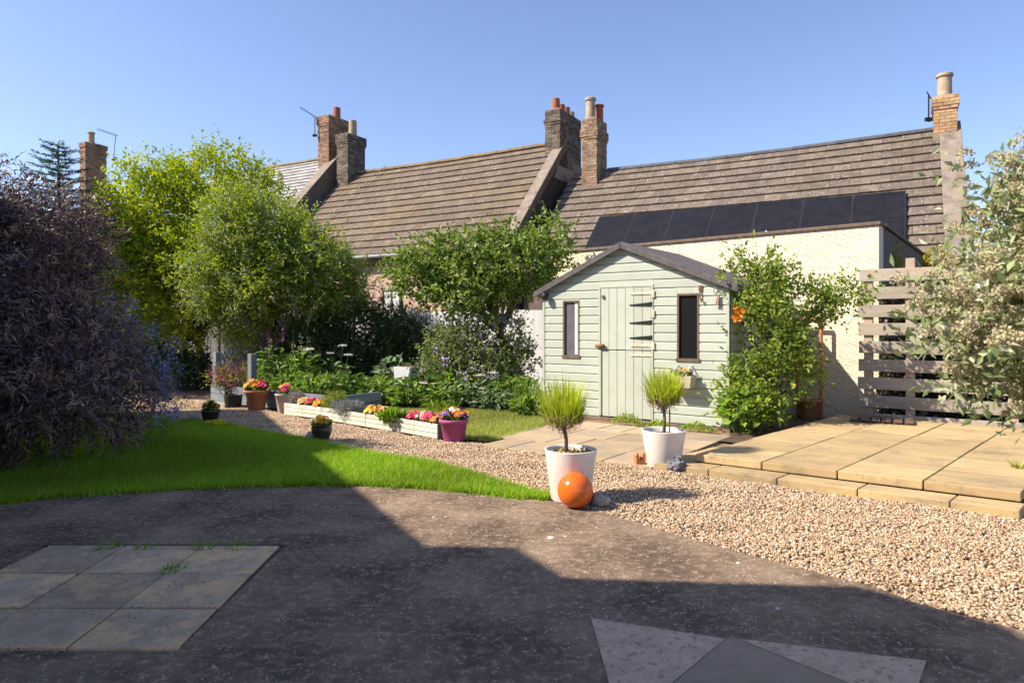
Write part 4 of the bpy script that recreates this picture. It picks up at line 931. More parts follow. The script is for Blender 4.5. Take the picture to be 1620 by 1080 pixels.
def flowering(name, label, pos, r, h, cols, nf, fr=.022, leafc=GREEN, nl=60, cat='plant', group=None, ll=.07, petals=6, centre=(.6, .4, .03)):
    """low rosette plant: leaves and a dome of flower heads"""
    t = thing(name, label, cat, pos, 0, group)
    a = rng.random(nl) * 6.283; rr = r * np.sqrt(rng.random(nl)) * .75; P = np.c_[rr * np.cos(a), rr * np.sin(a), h * .45 * rng.random(nl)]
    Dv = np.c_[np.cos(a), np.sin(a), .5 + rng.random(nl)]; V, Fq = leaves(P, Dv, np.c_[np.zeros((nl, 2)), np.ones(nl)] + rng.normal(size=(nl, 3)) * .3, ll * (.6 + .6 * rng.random(nl)), ll * .5 * np.ones(nl))
    npmesh('foliage', V, Fq, K['leaf'], t, np.repeat(pick(leafc, nl), 4, 0))
    a = rng.random(nf) * 6.283; q = np.sqrt(rng.random(nf)); P = np.c_[r * q * np.cos(a), r * q * np.sin(a), h * (1 - .45 * q ** 2) * (.85 + .25 * rng.random(nf))]
    N_ = np.c_[q * np.cos(a) * .8, q * np.sin(a) * .8 - .35, .75 * np.ones(nf)] + rng.normal(size=(nf, 3)) * .25
    V, Fq, Cc = heads(P, N_, fr, cols, petals, centre); npmesh('flowers', V, Fq, K['petal'], t, Cc)
    st = MB()
    for p in P[::2]: st.tube([(p[0] * .4, p[1] * .4, 0), tuple(p)], .003, 4, False)
    if st.v: st.build('stems', K['stemgreen'], t)
    return t
K['stemgreen'] = mat('green_stem', (.08, .12, .03), (.06, .10, .025), 8, .6)
def clump(name, label, px, Y, r, h, n, L, W, cols, m='leaf', cat='plant', group=None, up=.9, extra=None, z0=.01):
    X = AT(px, Y); t = thing(name, label, cat, (X, Y, z0), 0, group)
    a = rng.random(n) * 6.283; q = np.sqrt(rng.random(n)); hh = h * (.25 + .75 * rng.random(n)) * (1 - .35 * q ** 2)
    P = np.c_[r * q * np.cos(a), r * q * np.sin(a), hh]; Dv = np.c_[np.cos(a) * .8, np.sin(a) * .8, (up - .7) * np.ones(n)] + rng.normal(size=(n, 3)) * .45
    V, Fq = leaves(P, Dv, np.c_[np.cos(a) * .4, np.sin(a) * .4 - .2, np.ones(n)] + rng.normal(size=(n, 3)) * .3, L * (.5 + .8 * rng.random(n)), W * (.6 + .7 * rng.random(n)), .1, .15)
    tag(npmesh('foliage', V, Fq, K[m], t, np.repeat(pick(cols, n), 4, 0)), kind='stuff')
    st = MB()
    for i in range(0, min(n, 200), 4): p = P[i]; st.tube([(p[0] * .35, p[1] * .35, -.02), (p[0] * .7, p[1] * .7, p[2] * .6), tuple(p)], .005, 4, False)
    st.build('stems', K['stemgreen'], t)
    if extra: extra(t, r, h)
    return t
def strap(name, label, x, y, r, h, n, W, cols, lean=.5, cat='plant', z=0, group=None, m='leaf', droop=.15):
    t = thing(name, label, cat, (x, y, z), 0, group); a = rng.random(n) * 6.283; q = r * np.sqrt(rng.random(n)) * .5
    B = np.c_[q * np.cos(a), q * np.sin(a), np.full(n, -.01)]; H = h * (.5 + .55 * rng.random(n))
    V, Fq, Cc = blades(B, a + rng.normal(size=n) * .6, H, lean * H * (.3 + .9 * rng.random(n)), W * (.7 + .6 * rng.random(n)), cols, 5, 1.8, droop)
    tag(npmesh('foliage', V, Fq, K[m], t, Cc), kind='stuff'); return t

# ---- trees and large shrubs
YG = [(.17, .22, .012), (.21, .25, .018), (.12, .17, .012), (.24, .26, .03)]
Yt = 13.6; X = lambda px, Y=13.6: AT(px, Y)
woody('bright_green_tree', 'bright yellow-green leafy tree at the back left of the garden', 'tree', (X(330), Yt, 0),
      [(X(255), Yt, 3.35, 1.15, 1.1, 1.25), (X(200), Yt + .2, 2.9, .75, .8, 1.0), (X(330), Yt + .1, 3.9, 1.05, 1.0, .95), (X(390), Yt + .3, 3.7, .75, .8, .9), (X(270), Yt - .3, 2.2, 1.1, .9, .8), (X(340), Yt - .2, 2.7, 1.2, 1.0, 1.0), (X(225), Yt - .1, 1.6, .9, .8, .7), (X(185), Yt, 2.7, .6, .7, .9), (X(178), Yt + .3, 3.75, .4, .5, .45), (X(310), Yt - .4, 1.35, .8, .5, .4)],
      9500, 8, .085, .045, YG, .09, 13, slen=.26, shell=.25, clump=.75, cs=2.0)
Yo = 12.5; X = lambda px, Y=12.5: AT(px, Y)
def silver(t, Cn, e): pass
woody('olive_leaved_tree', 'grey-green narrow-leaved tree in front of the bright green tree', 'tree', (X(432), Yo, .2),
      [(X(385), Yo, 2.95, .75, .8, .85), (X(440), Yo + .1, 2.75, .7, .7, .7), (X(485), Yo, 2.35, .7, .7, .65), (X(530), Yo + .2, 2.1, .5, .6, .5), (X(355), Yo - .1, 2.2, .6, .7, .55), (X(420), Yo - .3, 2.0, .7, .6, .5), (X(490), Yo, 1.65, .65, .6, .4), (X(545), Yo + .1, 1.75, .3, .4, .3), (X(330), Yo - .1, 1.75, .35, .4, .25), (X(455), Yo + .3, 1.15, .7, .4, .4), (X(380), Yo + .3, 1.3, .5, .4, .4)],
      10500, 9, .09, .027, [(.12, .17, .03), (.16, .20, .045), (.20, .225, .13), (.09, .13, .025), (.19, .235, .03), (.22, .25, .03)], .085, 12, slen=.3, up=-.1, shell=.25, clump=.8, cs=2.6, spread=.6)
Yp = 11.6; X = lambda px, Y=11.6: AT(px, Y)
woody('apple_tree', 'spreading apple tree with rounded leaves left of the shed', 'tree', (X(842), Yp, 0),
      [(X(700), Yp + .2, 2.25, .85, .7, .55), (X(760), Yp, 2.2, .75, .7, .65), (X(820), Yp, 2.3, .7, .65, .6), (X(870), Yp + .2, 2.65, .42, .5, .55), (X(655), Yp + .1, 2.2, .45, .5, .45), (X(740), Yp - .2, 1.8, .75, .6, .35), (X(775), Yp + .2, 2.75, .35, .4, .3)],
      3300, 7, .085, .052, [(.10, .15, .022), (.13, .18, .03), (.075, .12, .02), (.16, .18, .05)], .085, 14, slen=.22, shell=.25, clump=.9, cs=3.0, m='gloss_leaf', fork=.5, jit=.3)
# purple cut-leaf shrub, its top in the sun
PUR = [(.066, .038, .047), (.088, .052, .060), (.135, .084, .068), (.050, .030, .036), (.19, .125, .085)]
woody('purple_shrub', 'large dark purple finely cut-leaved shrub on the lawn', 'shrub', (-4.95, 6.5, 0),
      [(-5.25, 6.5, 1.5, 1.15, 1.1, 1.05), (-4.6, 6.45, .95, .95, .95, .68), (-5.8, 6.4, 1.9, .95, .9, .9), (-4.7, 6.7, 1.95, .6, .7, .66), (-5.35, 6.6, 2.4, .62, .6, .55), (-4.5, 6.75, 2.2, .5, .5, .42), (-4.15, 6.35, .68, .72, .8, .52), (-5.0, 6.0, .75, 1.05, .9, .7)],
      13500, 11, .085, .0135, PUR, .07, 14, slen=.16, shell=.5, clump=.5, cs=2.6, spread=.7, m='purple_leaf', up=-.15, bend=.25, flat=.3)
def blue_fl(t, Cn, e):
    k = Cn[rng.random(len(Cn)) < .3]; n = len(k); per = 22; P = np.repeat(k, per, 0) + rng.normal(size=(n * per, 3)) * np.array([.03, .03, .05])
    V, Fq = leaves(P, rng.normal(size=P.shape), rng.normal(size=P.shape), .024 * np.ones(len(P)), .02 * np.ones(len(P)))
    npmesh('flowers', V, Fq, K['petal'], t, np.repeat(pick([(.30, .29, .56), (.38, .36, .62), (.25, .23, .48)], len(P), .2), 4, 0))
woody('blue_flowering_shrub', 'blue-flowered shrub at the right edge of the purple shrub', 'shrub', (-4.2, 7.35, 0),
      [(-4.05, 7.3, .85, .48, .5, .5), (-4.5, 7.4, 1.2, .5, .5, .42), (-3.9, 7.25, .5, .42, .45, .4)], 1000, 8, .03, .014, [(.05, .08, .03), (.07, .09, .04)], .03, 8, slen=.12, shell=.6, clump=.2, flowers=blue_fl)
# dark conifer top behind the purple shrub
cf = thing('conifer', 'dark feathery conifer top rising behind the purple shrub', 'tree', (AT(92, 12.5), 12.5, 0))
MB().tube([(0, 0, -.05), (.03, 0, 2.5), (0, 0, 4.62)], [.09, .06, .008], 8).build('trunk', K['bark'], cf, smooth=True)
Vs = []; brs = MB()
for i in range(110):
    zz = 1.6 + 3.0 * (i / 110); L = (4.85 - zz) * .55 + .12; a = i * 2.4; dd = np.array([math.cos(a), math.sin(a), .12]); n = max(20, int(150 * L))
    brs.tube([(0, 0, zz), tuple(np.array([0, 0, zz]) + dd * L)], [.012, .003], 4, False)
    q = rng.random(n); P = np.array([0, 0, zz]) + dd * (q * L)[:, None]; P[:, 2] += .12 * q ** 2 * L
    sdir = np.array([-math.sin(a), math.cos(a), 0]) * rng.choice([-1, 1], n)[:, None]; Dv = sdir * .8 + dd * .7 + rng.normal(size=(n, 3)) * .25
    V, Fq = leaves(P, Dv, np.tile([0, 0, 1.0], (n, 1)) + rng.normal(size=(n, 3)) * .3, .13 * (1.1 - .6 * q), .016 * np.ones(n)); Vs.append((V, Fq, np.repeat(pick([(.025, .05, .035), (.035, .065, .05)], n), 4, 0)))
brs.build('branches', K['bark'], cf); V, Fq, Cc = joinm(*Vs); tag(npmesh('crown', V, Fq, K['leaf'], cf, Cc), kind='stuff')
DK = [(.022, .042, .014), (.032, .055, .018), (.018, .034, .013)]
Xf = AT
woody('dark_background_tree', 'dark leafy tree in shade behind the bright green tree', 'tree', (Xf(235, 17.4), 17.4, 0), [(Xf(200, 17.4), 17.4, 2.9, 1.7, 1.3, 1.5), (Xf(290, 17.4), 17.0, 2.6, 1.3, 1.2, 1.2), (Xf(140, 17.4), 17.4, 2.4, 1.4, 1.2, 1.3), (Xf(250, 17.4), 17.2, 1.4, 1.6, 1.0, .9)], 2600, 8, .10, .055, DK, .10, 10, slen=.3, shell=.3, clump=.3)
hedge_c = Fa + FU * 1.5 + np.array([-FU[1], FU[0]]) * .5
ht = thing('ivy_hedge', 'dark ivy hedge seen through the gaps of the slatted fence', 'hedge', (hedge_c[0], hedge_c[1], 0), frz)
MB().tube([(-1.3, 0, -.05), (-1.2, .05, .9), (-1.3, 0, 1.6)], [.03, .02, .01], 6).tube([(.2, 0, -.05), (.3, .05, .9), (.1, 0, 1.6)], [.03, .02, .01], 6).tube([(1.3, 0, -.05), (1.2, .05, .9), (1.3, 0, 1.6)], [.03, .02, .01], 6).build('stems', K['bark'], ht)
P = np.c_[rng.uniform(-1.32, 1.7, 9000), rng.uniform(-.28, .3, 9000), rng.uniform(.0, 1.85, 9000)]; V, Fq = leaves(P, rng.normal(size=P.shape) + np.array([0, -.3, -.5]), rng.normal(size=P.shape) * .5 + np.array([0, -1.0, .4]), .07 * np.ones(9000), .06 * np.ones(9000))
tag(npmesh('foliage', V, Fq, K['gloss_leaf'], ht, np.repeat(pick([(.02, .03, .012), (.035, .035, .018), (.05, .035, .022)], 9000), 4, 0)), kind='stuff')
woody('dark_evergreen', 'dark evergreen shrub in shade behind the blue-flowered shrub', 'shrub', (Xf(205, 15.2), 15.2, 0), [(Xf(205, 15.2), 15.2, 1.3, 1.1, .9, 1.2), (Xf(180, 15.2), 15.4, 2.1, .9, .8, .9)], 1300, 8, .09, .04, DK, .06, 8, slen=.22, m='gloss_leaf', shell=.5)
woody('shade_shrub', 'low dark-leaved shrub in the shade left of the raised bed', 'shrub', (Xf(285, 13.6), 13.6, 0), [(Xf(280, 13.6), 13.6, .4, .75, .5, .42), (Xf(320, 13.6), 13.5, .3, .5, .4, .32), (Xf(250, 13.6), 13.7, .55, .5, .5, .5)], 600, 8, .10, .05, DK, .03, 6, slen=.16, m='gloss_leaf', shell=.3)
woody('willow_leaved_shrub', 'dark willow-leaved shrub under the stone house window', 'shrub', (Xf(560, 12.7), 12.7, 0),
      [(Xf(500, 12.7), 12.7, .8, .75, .6, .75), (Xf(575, 12.7), 12.7, .95, .8, .6, .78), (Xf(635, 12.7), 12.8, .85, .55, .5, .72), (Xf(455, 12.7), 12.9, .7, .5, .5, .6), (Xf(540, 12.7), 12.5, .55, 1.0, .5, .5), (Xf(660, 12.7), 12.9, .6, .5, .4, .55)], 4600, 8, .115, .026, [(.042, .07, .024), (.06, .092, .03), (.034, .058, .022)], .05, 12, slen=.2, shell=.4, clump=.4, up=.2, m='gloss_leaf')
def lilac(t, Cn, e):
    k = Cn[(rng.random(len(Cn)) < .045) & (Cn[:, 1] < .25)]; per = 9; P = np.repeat(k, per, 0) + rng.normal(size=(len(k) * per, 3)) * .045 + np.array([0, -.06, .05])
    V, Fq, Cc = heads(P, rng.normal(size=P.shape) + np.array([-.2, -1.0, .5]), .024, [(.42, .30, .60), (.50, .40, .66), (.36, .24, .52)], 4, (.4, .35, .4)); npmesh('flowers', V, Fq, K['petal'], t, Cc)
woody('lilac_flowered_shrub', 'loose shrub with pale mauve flowers below the apple tree', 'shrub', (Xf(765, 11.4), 11.4, 0),
      [(Xf(735, 11.4), 11.4, 1.0, .5, .45, .5), (Xf(790, 11.4), 11.3, .95, .5, .45, .6), (Xf(700, 11.4), 11.4, .55, .4, .4, .45), (Xf(760, 11.4), 11.2, .5, .6, .4, .45), (Xf(715, 11.4), 11.5, .75, .45, .4, .5), (Xf(810, 11.4), 11.6, .6, .4, .4, .5)], 2300, 7, .065, .034, [(.12, .15, .05), (.15, .175, .06), (.09, .12, .035)], .035, 14, slen=.16, shell=.3, clump=.5, flowers=lilac)
# climbing rose beside the shed
def roses(t, Cn, e):
    P = np.array([[-.62, -.48, 1.5], [-.60, -.50, 1.42], [-.56, -.47, 1.46], [-.62, -.46, 1.37], [-.58, -.5, 1.38]])
    V, Fq, Cc = heads(np.repeat(P, 3, 0) + rng.normal(size=(15, 3)) * .02, np.tile([-.4, -.9, .2], (15, 1)) + rng.normal(size=(15, 3)) * .3, .026, [(.62, .16, .02), (.7, .24, .03)], 7, (.5, .2, .02)); tag(npmesh('flowers', V, Fq, K['petal'], t, Cc), kind='stuff')
rs = np.array(sp(SW + .42, .35))
def sh(dx, dy, z, a, b, c): p = sp(SW + dx, dy); return (p[0], p[1], z, a, b, c)
woody('climbing_rose', 'leafy climbing rose sprawling against the right side of the shed', 'shrub', tuple(rs),
      [sh(.30, .25, 1.75, .38, .4, .42), sh(.42, .15, 1.1, .40, .42, .6), sh(.32, -.02, .45, .36, .36, .45), sh(.78, .42, 1.58, .40, .30, .30), sh(1.15, .5, 1.62, .36, .26, .20), sh(.70, .32, .85, .32, .34, .5), sh(.10, -.10, .35, .22, .2, .35), sh(.15, .1, 1.95, .28, .3, .25)],
      2400, 7, .060, .034, [(.10, .15, .022), (.14, .19, .03), (.075, .115, .02), (.19, .22, .04)], .03, 26, slen=.17, shell=.25, clump=.85, cs=3.4, fork=.12, flowers=roses)
cl = clump('bramble', 'bright green lobed-leaf plant at the foot of the rose by the shed corner', 1178, 8.15, .30, .62, 240, .11, .085, [(.13, .21, .025), (.16, .24, .035), (.09, .15, .02)])
# olearia-like bush at the right edge, close to the camera
def buds(t, Cn, e):
    k = Cn; per = 64; a = np.repeat(k, per, 0) + nrm(rng.normal(size=(len(k) * per, 3))) * .03 * rng.random((len(k) * per, 1)) ** .4 * np.array([1.2, 1.2, .8]) + np.array([0, -.02, .05])
    V, Fq = leaves(a, rng.normal(size=a.shape) + np.array([0, 0, .5]), rng.normal(size=a.shape), .015 * np.ones(len(a)), .013 * np.ones(len(a)))
    npmesh('flower_buds', V, Fq, K['petal'], t, np.repeat(pick([(.50, .46, .28), (.58, .53, .36), (.42, .40, .22), (.50, .40, .28)], len(a), .15), 4, 0))
woody('daisy_bush', 'grey-green bush with cream flower buds at the right edge', 'shrub', (3.05, 3.25, 0),
      [(2.72, 3.1, 1.42, .66, .6, .46), (2.62, 3.1, 1.95, .44, .4, .24), (2.22, 3.0, 1.28, .46, .4, .28), (2.42, 3.0, 1.02, .36, .35, .18), (2.85, 3.2, 1.75, .5, .5, .4)],
      2600, 5, .056, .025, [(.17, .20, .085), (.21, .24, .12), (.13, .17, .07), (.30, .31, .21)], .04, 24, m='gloss_leaf', slen=.14, shell=.3, clump=.35, cs=3.2, flowers=buds, fork=.75)
# yellow-green self-sown shrubs on the extension roof
for px, py, Y, lab in ((1404, 402, 10.2, 'small yellow-green shrub growing behind the cream wall corner'), (1484, 412, 10.4, 'small yellow-flecked shrub showing above the slatted fence')):
    X0 = AT(px, Y); zc = HZ(py, Y); woody('wall_shrub', lab, 'shrub', (X0, Y, 0), [(X0, Y, zc, .16, .16, .20), (X0 + .02, Y, zc - .3, .2, .2, .25)], 160, 7, .05, .022, [(.20, .20, .02), (.28, .24, .02), (.12, .15, .02)], .02, 5, slen=.1, shell=.3, clump=0, fork=.5)

# ---- bed plants
MG = [(.06, .11, .022), (.085, .14, .03), (.045, .085, .02)]; BG = [(.10, .16, .025), (.13, .19, .035), (.07, .12, .02)]; GG = [(.10, .14, .07), (.13, .17, .09), (.08, .12, .05)]
def clump_fx(*a, spk=(), **k):
    def ex(t, r, h): t_sp[0] = spk; fx(t)
    return clump(*a, extra=ex, **k)
t_sp = [()]
def fx(t):
    for (dx, dy, zz, cc) in t_sp[0]:
        MB().tube([(dx, dy, 0), (dx * 1.05, dy, zz)], [.008, .003], 5).build('flower_stem', K['stemgreen'], t); n = 34; q = rng.random(n); a = rng.random(n) * 6.283
        P = np.c_[dx + .016 * np.cos(a), dy + .016 * np.sin(a), zz - .03 - q * .36]; Dv = np.c_[np.cos(a), np.sin(a), -.8 * np.ones(n)]
        out = [leaves(P, Dv, np.cross(Dv, rng.normal(size=(n, 3))), .055 * (.45 + .55 * q), .034 * (.45 + .55 * q)) for _ in range(3)]
        V, Fq, Cc = joinm(*[(v, f, np.repeat(pick([cc], n, .2), 4, 0)) for v, f in out]); tag(npmesh('flower_spike', V, Fq, K['petal'], t, Cc), kind='stuff')
MAG = (.34, .07, .30); CRM = (.42, .40, .24)
clump_fx('foxglove', 'tall foxglove with magenta spikes right of the grey post', 437, 11.7, .30, .75, 190, .17, .07, MG, spk=((.10, 0, 1.22, MAG), (-.16, .05, 1.02, MAG), (-.06, -.1, .92, CRM)), z0=.2)
clump_fx('foxglove', 'leafy foxglove with cream spikes next to the magenta one', 474, 11.5, .30, .68, 190, .15, .07, BG, spk=((.02, 0, .98, CRM), (.14, .05, .92, CRM), (-.10, 0, .85, CRM)), z0=.2)
def umbels(t, r, h):
    for k in range(5):
        x, y, z = r * .95 * math.cos(k * 2.4 + .7), r * .5 * math.sin(k * 2.4 + .7) - .1, h * (1.02 + .3 * ((k * .37) % 1)); MB().tube([(x * .4, y * .4, 0), (x, y, z)], [.006, .003], 5).build('flower_stem', K['stemgreen'], t)
        n = 70; a = rng.random(n) * 6.283; q = .075 * np.sqrt(rng.random(n)); P = np.c_[x + q * np.cos(a), y + q * np.sin(a), z + .02 * rng.random(n)]
        V, Fq = leaves(P, rng.normal(size=P.shape), np.tile([0, -.5, 1.0], (n, 1)), .018 * np.ones(n), .016 * np.ones(n)); npmesh('umbel', V, Fq, K['petal'], t, np.repeat(pick([(.62, .62, .56)], n, .1), 4, 0))
clump('cow_parsley', 'white umbel flowers standing against the dark willow-leaved shrub', 522, 11.6, .42, .75, 260, .11, .055, MG, extra=umbels)
clump('cow_parsley', 'single creamy umbel plant in front of the mauve-flowered shrub', 770, 10.9, .26, .42, 130, .10, .05, BG, extra=lambda t, r, h: (umbels(t, r * .6, h)))
labs = [(505, 11.0, .34, .48, BG, 'broad-leaved green perennial behind the lavender trough'), (555, 11.1, .38, .50, MG, 'deep green leafy perennial in front of the willow-leaved shrub'), (603, 11.0, .36, .46, BG, 'mid green leafy perennial left of the white square planter'),
        (650, 10.75, .34, .38, BG, 'lobed-leaf hellebore in front of the white square planter'), (706, 10.6, .30, .34, BG, 'leafy clump beside the bird bath, nearest the back lawn'), (748, 10.7, .34, .40, GG, 'grey-green leafy clump at the middle of the back lawn edge'),
        (785, 10.4, .30, .30, GG, 'grey-green broad leaves around the small black plastic pot'), (812, 10.75, .36, .50, BG, 'tall leafy clump below the apple tree trunk'), (838, 9.75, .24, .26, BG, 'pale green broad-leaved clump at the left foot of the shed'),
        (668, 11.2, .34, .55, MG, 'leafy perennial behind the bird bath'), (622, 11.7, .3, .75, GG, 'tall grey-leaved plant rising behind the white square planter'), (718, 11.0, .34, .55, BG, 'leafy plant at the foot of the mauve-flowered shrub'), (576, 10.65, .22, .25, MG, 'low dark clump at the left end of the back lawn')]
for px, Y, r, h, cols, lab in labs: clump('leafy_perennial', lab, px, Y, r, h, int(900 * r), .14, .075, cols, group='leafy perennials in the bed')
x, y = G(836, 652); strap('iris', 'upright sword-leaved iris clump against the left end of the shed', x, y, .5, .62, 150, .026, BG, .45)
x, y = G(392, 634); strap('day_lily', 'yellow-green arching strap leaves inside the raised bed', x, y + .35, .4, .52, 90, .028, [(.20, .25, .03), (.15, .20, .03)], .6, z=.2)
woody('red_leaved_shrub', 'low reddish-pink flowering shrub spilling over the raised bed boards', 'shrub', (AT(376, 11.6), 11.45, .2), [(AT(362, 11.6), 11.3, .42, .22, .2, .18), (AT(385, 11.5), 11.2, .45, .28, .2, .2)], 260, 7, .04, .02, [(.13, .05, .06), (.20, .07, .11), (.10, .10, .03), (.15, .16, .03)], .012, 8, slen=.1, shell=.2, clump=0, zmin=-.15)
x, y = G(655, 640)
strap('grass_tuft', 'tuft of long grass at the middle of the back lawn edge', AT(700, 10.2), 10.2, .5, .26, 240, .007, [(.12, .18, .025), (.16, .2, .04)], .7)
strap('grass_tuft', 'tuft of pale grass beside the shed base left of the door', *sp(.55, -.22)[:2], .3, .2, 120, .006, [(.2, .22, .06), (.13, .18, .03)], .7)

# ---- lavender standards in the white planters
def lavender(label, x, y, zc, soil, R_, n, tilt):
    t = thing('lavender_standard', label, 'plant', (x, y, soil), 0, 'lavender standards')
    zc -= soil; b = MB(); b.tube([(0, 0, -.04), (tilt * .4 + .01, .005, zc * .35), (tilt, 0, zc - R_ * .55)], [.017, .014, .016], 8); 
    if 'second' in label or 'terrace' in label: b.tube([(.05, -.02, -.04), (.05, -.02, zc * .62)], .007, 6)
    for k in range(26):
        a = random.random() * 6.28; q = R_ * random.uniform(.35, .8); b.tube([(tilt, 0, zc - R_ * .6), (tilt + q * .5 * math.cos(a), q * .5 * math.sin(a), zc - R_ * .45), (tilt + q * math.cos(a), q * math.sin(a), zc - R_ * random.uniform(.1, .5))], [.008, .005, .003], 5)
    b.build('trunk', K['bark'], t, smooth=True)
    a = rng.random(n) * 6.283; u = np.sqrt(rng.random(n)); B = np.c_[tilt + R_ * .72 * u * np.cos(a), R_ * .72 * u * np.sin(a), zc - R_ * (.05 + .55 * rng.random(n)) + .1 * R_ * u]
    H = R_ * (.45 + 1.05 * rng.random(n) ** 1.3) * (1.15 - .3 * u); V, Fq, Cc = blades(B, a + rng.normal(size=n) * .5, H, R_ * .62 * u * (.3 + .9 * rng.random(n)), .0085 * (.6 + .8 * rng.random(n)), [(.24, .29, .03), (.30, .34, .045), (.19, .25, .025), (.36, .37, .09)], 3, 1.3)
    npmesh('shoots', V, Fq, K['leaf'], t, Cc)
    m = 900; a = rng.random(m) * 6.283; u = rng.random(m) ** .6; P = np.c_[tilt + R_ * .85 * u * np.cos(a), R_ * .85 * u * np.sin(a), zc - R_ * (.75 - .55 * u) + R_ * .12 * rng.normal(size=m)]
    V, Fq = leaves(P, rng.normal(size=(m, 3)) + np.array([0, 0, -.2]), rng.normal(size=(m, 3)), .032 * np.ones(m), .006 * np.ones(m)); npmesh('old_growth', V, Fq, K['leaf'], t, np.repeat(pick([(.16, .12, .10), (.22, .17, .15), (.12, .09, .075)], m), 4, 0))
lavender('round-headed lavender standard in the planter behind the orange ball', W1[0] - .035, W1[1], .66, .325, .195, 900, -.02)
lavender('round-headed lavender standard in the planter beside the terrace step', W2[0] - .0, W2[1], .67, .29, .20, 900, .0)
x, y = W1; o = thing('moss_dressing', 'yellowish bark dressing in the planter behind the orange ball', 'bark chips', (x, y, .325))
n = 260; a = rng.random(n) * 6.283; q = .16 * np.sqrt(rng.random(n)); P = np.c_[q * np.cos(a), q * np.sin(a), .002 + .02 * rng.random(n)]; V, Fq = leaves(P, rng.normal(size=(n, 3)), np.tile([0, 0, 1.0], (n, 1)) + rng.normal(size=(n, 3)) * .4, .035 * np.ones(n), .022 * np.ones(n))
tag(npmesh('chips', V, Fq, K['petal'], o, np.repeat(pick([(.42, .30, .08), (.5, .38, .16), (.3, .2, .08)], n), 4, 0)), kind='stuff')

# ---- flowers in troughs and pots
PK_, OR, YE, CR, RD_, PU, WH, MR = (.62, .06, .20), (.72, .24, .02), (.75, .50, .03), (.72, .55, .28), (.55, .03, .09), (.10, .035, .28), (.75, .73, .72), (.06, .012, .025)
gF = 'primula clumps in the white troughs'
for i, u, cols, lab in ((0, .42, [CR, (.7, .42, .2)], 'cream and apricot primula in the trough beside the beige pot'), (0, .62, [RD_, PK_], 'crimson primula in the trough beside the beige pot'), (0, .84, [YE, OR], 'golden primula at the right end of the leftmost trough'),
                        (2, .02, [OR, YE], 'orange-yellow primula where the lavender trough ends'), (2, .2, [CR, YE, OR], 'cream-yellow primula in the third trough'), (2, .42, [OR, CR], 'apricot primula beside the trailing green plant'),
                        (3, .28, [PK_, RD_], 'bright pink primula in the trough next to the purple pot'), (3, .47, [CR, WH], 'cream primula between the pink and crimson ones'), (3, .64, [RD_, PK_], 'crimson-pink primula second from the purple pot'), (3, .88, [OR, (.75, .3, .1)], 'orange primula nearest the purple pot')):
    flowering('primula', lab, tp(i, u), .10, .125, cols, 42, .032, group=gF)
def feathery(name, label, pos, r, h, n, cols, L=.05, W=.008, fl=None):
    t = thing(name, label, 'plant', pos); P, d = in_ells([(0, 0, h * .5, r, r * .7, h * .55)], n, .2); V, Fq = leaves(P, d + rng.normal(size=d.shape) * .6 + np.array([0, 0, .6]), rng.normal(size=d.shape), L * (.6 + .8 * rng.random(len(P))), W * np.ones(len(P)))
    npmesh('foliage', V, Fq, K['leaf'], t, np.repeat(pick(cols, len(P)), 4, 0)); b = MB()
    for k in range(14): q = P[k * 7]; b.tube([(q[0] * .2, q[1] * .2, -.01), tuple(q)], .003, 4, False)
    b.build('stems', K['stemgreen'], t); return t
feathery('heather', 'fine yellow-green heather at the back of the second trough', tp(1, .12, .13), .17, .24, 1300, [(.14, .18, .03), (.18, .2, .05)])
feathery('trailing_lavender', 'grey-mauve lavender spilling over the second trough', tp(1, .52, .06), .22, .15, 1500, [(.15, .16, .13), (.2, .18, .24), (.11, .13, .08)])
feathery('rosemary', 'grey wispy plant at the left end of the leftmost trough', tp(0, .18, .1), .12, .2, 600, [(.17, .15, .12), (.2, .15, .2), (.13, .14, .08)])
feathery('trailing_plant', 'bright green trailing plant hanging over the front of the third trough', tp(2, .78, .0), .17, .12, 420, [(.10, .17, .02), (.14, .21, .03)], .06, .04)
gP = 'flowers in pots'
flowering('pansies', 'mixed purple, white and yellow pansies in the purple pot', (PP[0], PP[1], .2), .155, .16, [PU, PU, WH, YE, OR], 46, .042, group=gP, petals=5)
flowering('pansies', 'orange and yellow primulas on the left of the large terracotta pot', (TPt[0] - .05, TPt[1], .26), .13, .19, [YE, OR, (.75, .38, .03)], 50, .036, group=gP)
flowering('pansies', 'pink primulas on the right of the large terracotta pot', (TPt[0] + .09, TPt[1] - .02, .26), .085, .17, [PK_, RD_], 26, .036, group=gP)
flowering('pansies', 'pink primula above orange ones in the tall beige pot', (BPt[0] + .03, BPt[1], .25), .10, .18, [PK_, PK_, OR, YE], 34, .034, group=gP)
flowering('pansies', 'dark maroon and yellow pansies in the black pot beside the lawn', (B1[0], B1[1], .14), .10, .14, [MR, MR, YE, YE], 26, .036, group=gP, petals=5)
flowering('pansies', 'yellow and orange pansies in the dark glazed pot', (B2[0], B2[1], .16), .10, .12, [YE, OR, (.5, .42, .05)], 26, .034, group=gP, petals=5)
p = sp(2.18, -.14, .655); flowering('pansies', 'mauve and yellow pansies in the window box', p, .15, .10, [(.35, .28, .5), YE, YE, (.3, .25, .42)], 26, .026, group=gP, petals=5)
x, y = G(342, 676); flowering('stonecrop', 'small mound of bright yellow flowers at the lawn edge', (x, y, 0), .14, .09, [(.60, .50, .02), (.5, .44, .03)], 90, .022, leafc=[(.2, .22, .03)])
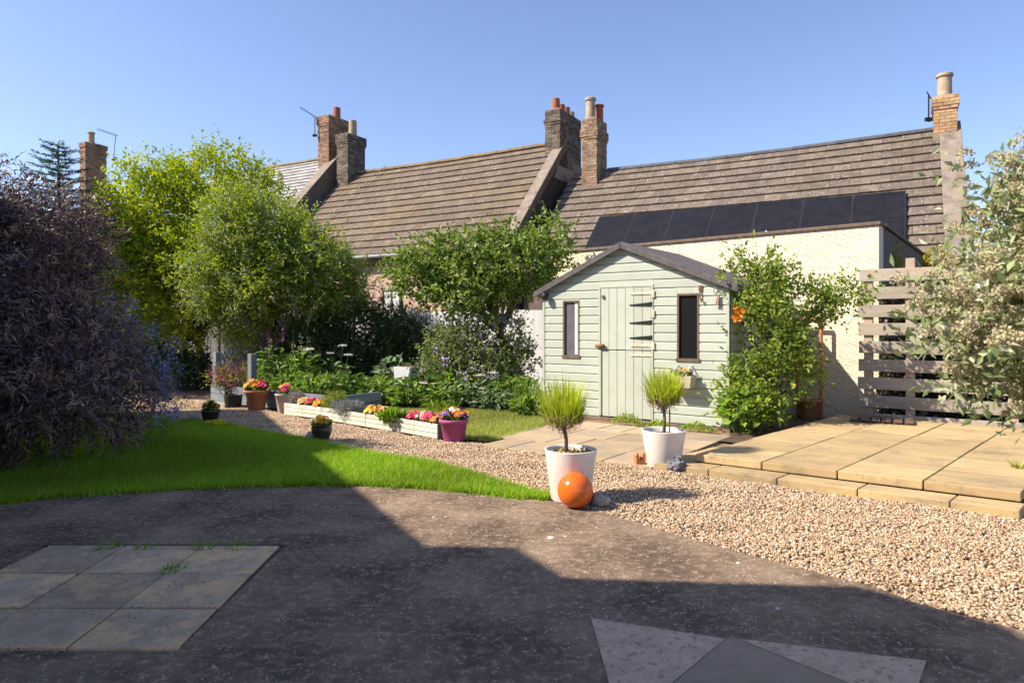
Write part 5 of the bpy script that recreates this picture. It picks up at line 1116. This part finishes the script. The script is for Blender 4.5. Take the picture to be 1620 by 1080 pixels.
# weeds at shed base and in slab joints
for lx, ly, r, h, lab in ((1.52, -.32, .17, .13, 'bright green weed cushion in front of the shed door'), (1.95, -.30, .12, .08, 'small green weed right of the shed door'), (2.45, -.33, .16, .10, 'low yellow-green weeds along the shed base near its right corner')):
    p = sp(lx, ly); t = thing('weed', lab, 'weed', p, 0, 'weeds along the shed base'); n = int(2200 * r); a = rng.random(n) * 6.283; q = np.sqrt(rng.random(n)); P = np.c_[r * 1.5 * q * np.cos(a) * SU[0] - r * .6 * q * np.sin(a) * SU[1], r * 1.5 * q * np.cos(a) * SU[1] + r * .6 * q * np.sin(a) * SU[0], h * (1 - q * q) * (.4 + .6 * rng.random(n)) + .01]
    V, Fq = leaves(P, rng.normal(size=(n, 3)) + np.array([0, 0, .5]), np.tile([0, -.3, 1.0], (n, 1)) + rng.normal(size=(n, 3)) * .3, .032 * np.ones(n), .022 * np.ones(n)); tag(npmesh('foliage', V, Fq, K['leaf'], t, np.repeat(pick([(.16, .22, .02), (.2, .26, .03), (.11, .17, .02)], n), 4, 0)), kind='stuff')
for px, py, lab in ((232, 867, 'tiny weed in the slab joint left of the middle slab'), (322, 868, 'largest weed in the far joint of the driveway slabs'), (375, 868, 'tiny weed at the right end of the slab joint'), (275, 905, 'thin weed in the joint between middle and right slabs'), (172, 867, 'tiny weed at the left end of the slab joint')):
    x, y = G(px, py); strap('joint_weed', lab, x, y, .12, .055, 60, .009, [(.09, .17, .015), (.12, .2, .02)], .9, cat='weed', group='weeds in the driveway slabs')
x, y = G(1612, 740, .13); strap('terrace_weed', 'small yellow-flowered weed at the right edge of the terrace', x, y, .12, .10, 40, .01, [(.14, .19, .03), (.3, .28, .08)], 1.0, cat='weed', z=.13)

for px, py, lab in ((462, 625, 'leafy plant filling the raised bed behind the beige pot'), (500, 630, 'leafy plant filling the raised bed behind the heather')):
    x, y = G(px, py, .2); clump('leafy_perennial', lab, px, y + .25, .34, .36, 260, .12, .065, BG, group='leafy perennials in the bed', z0=.19)
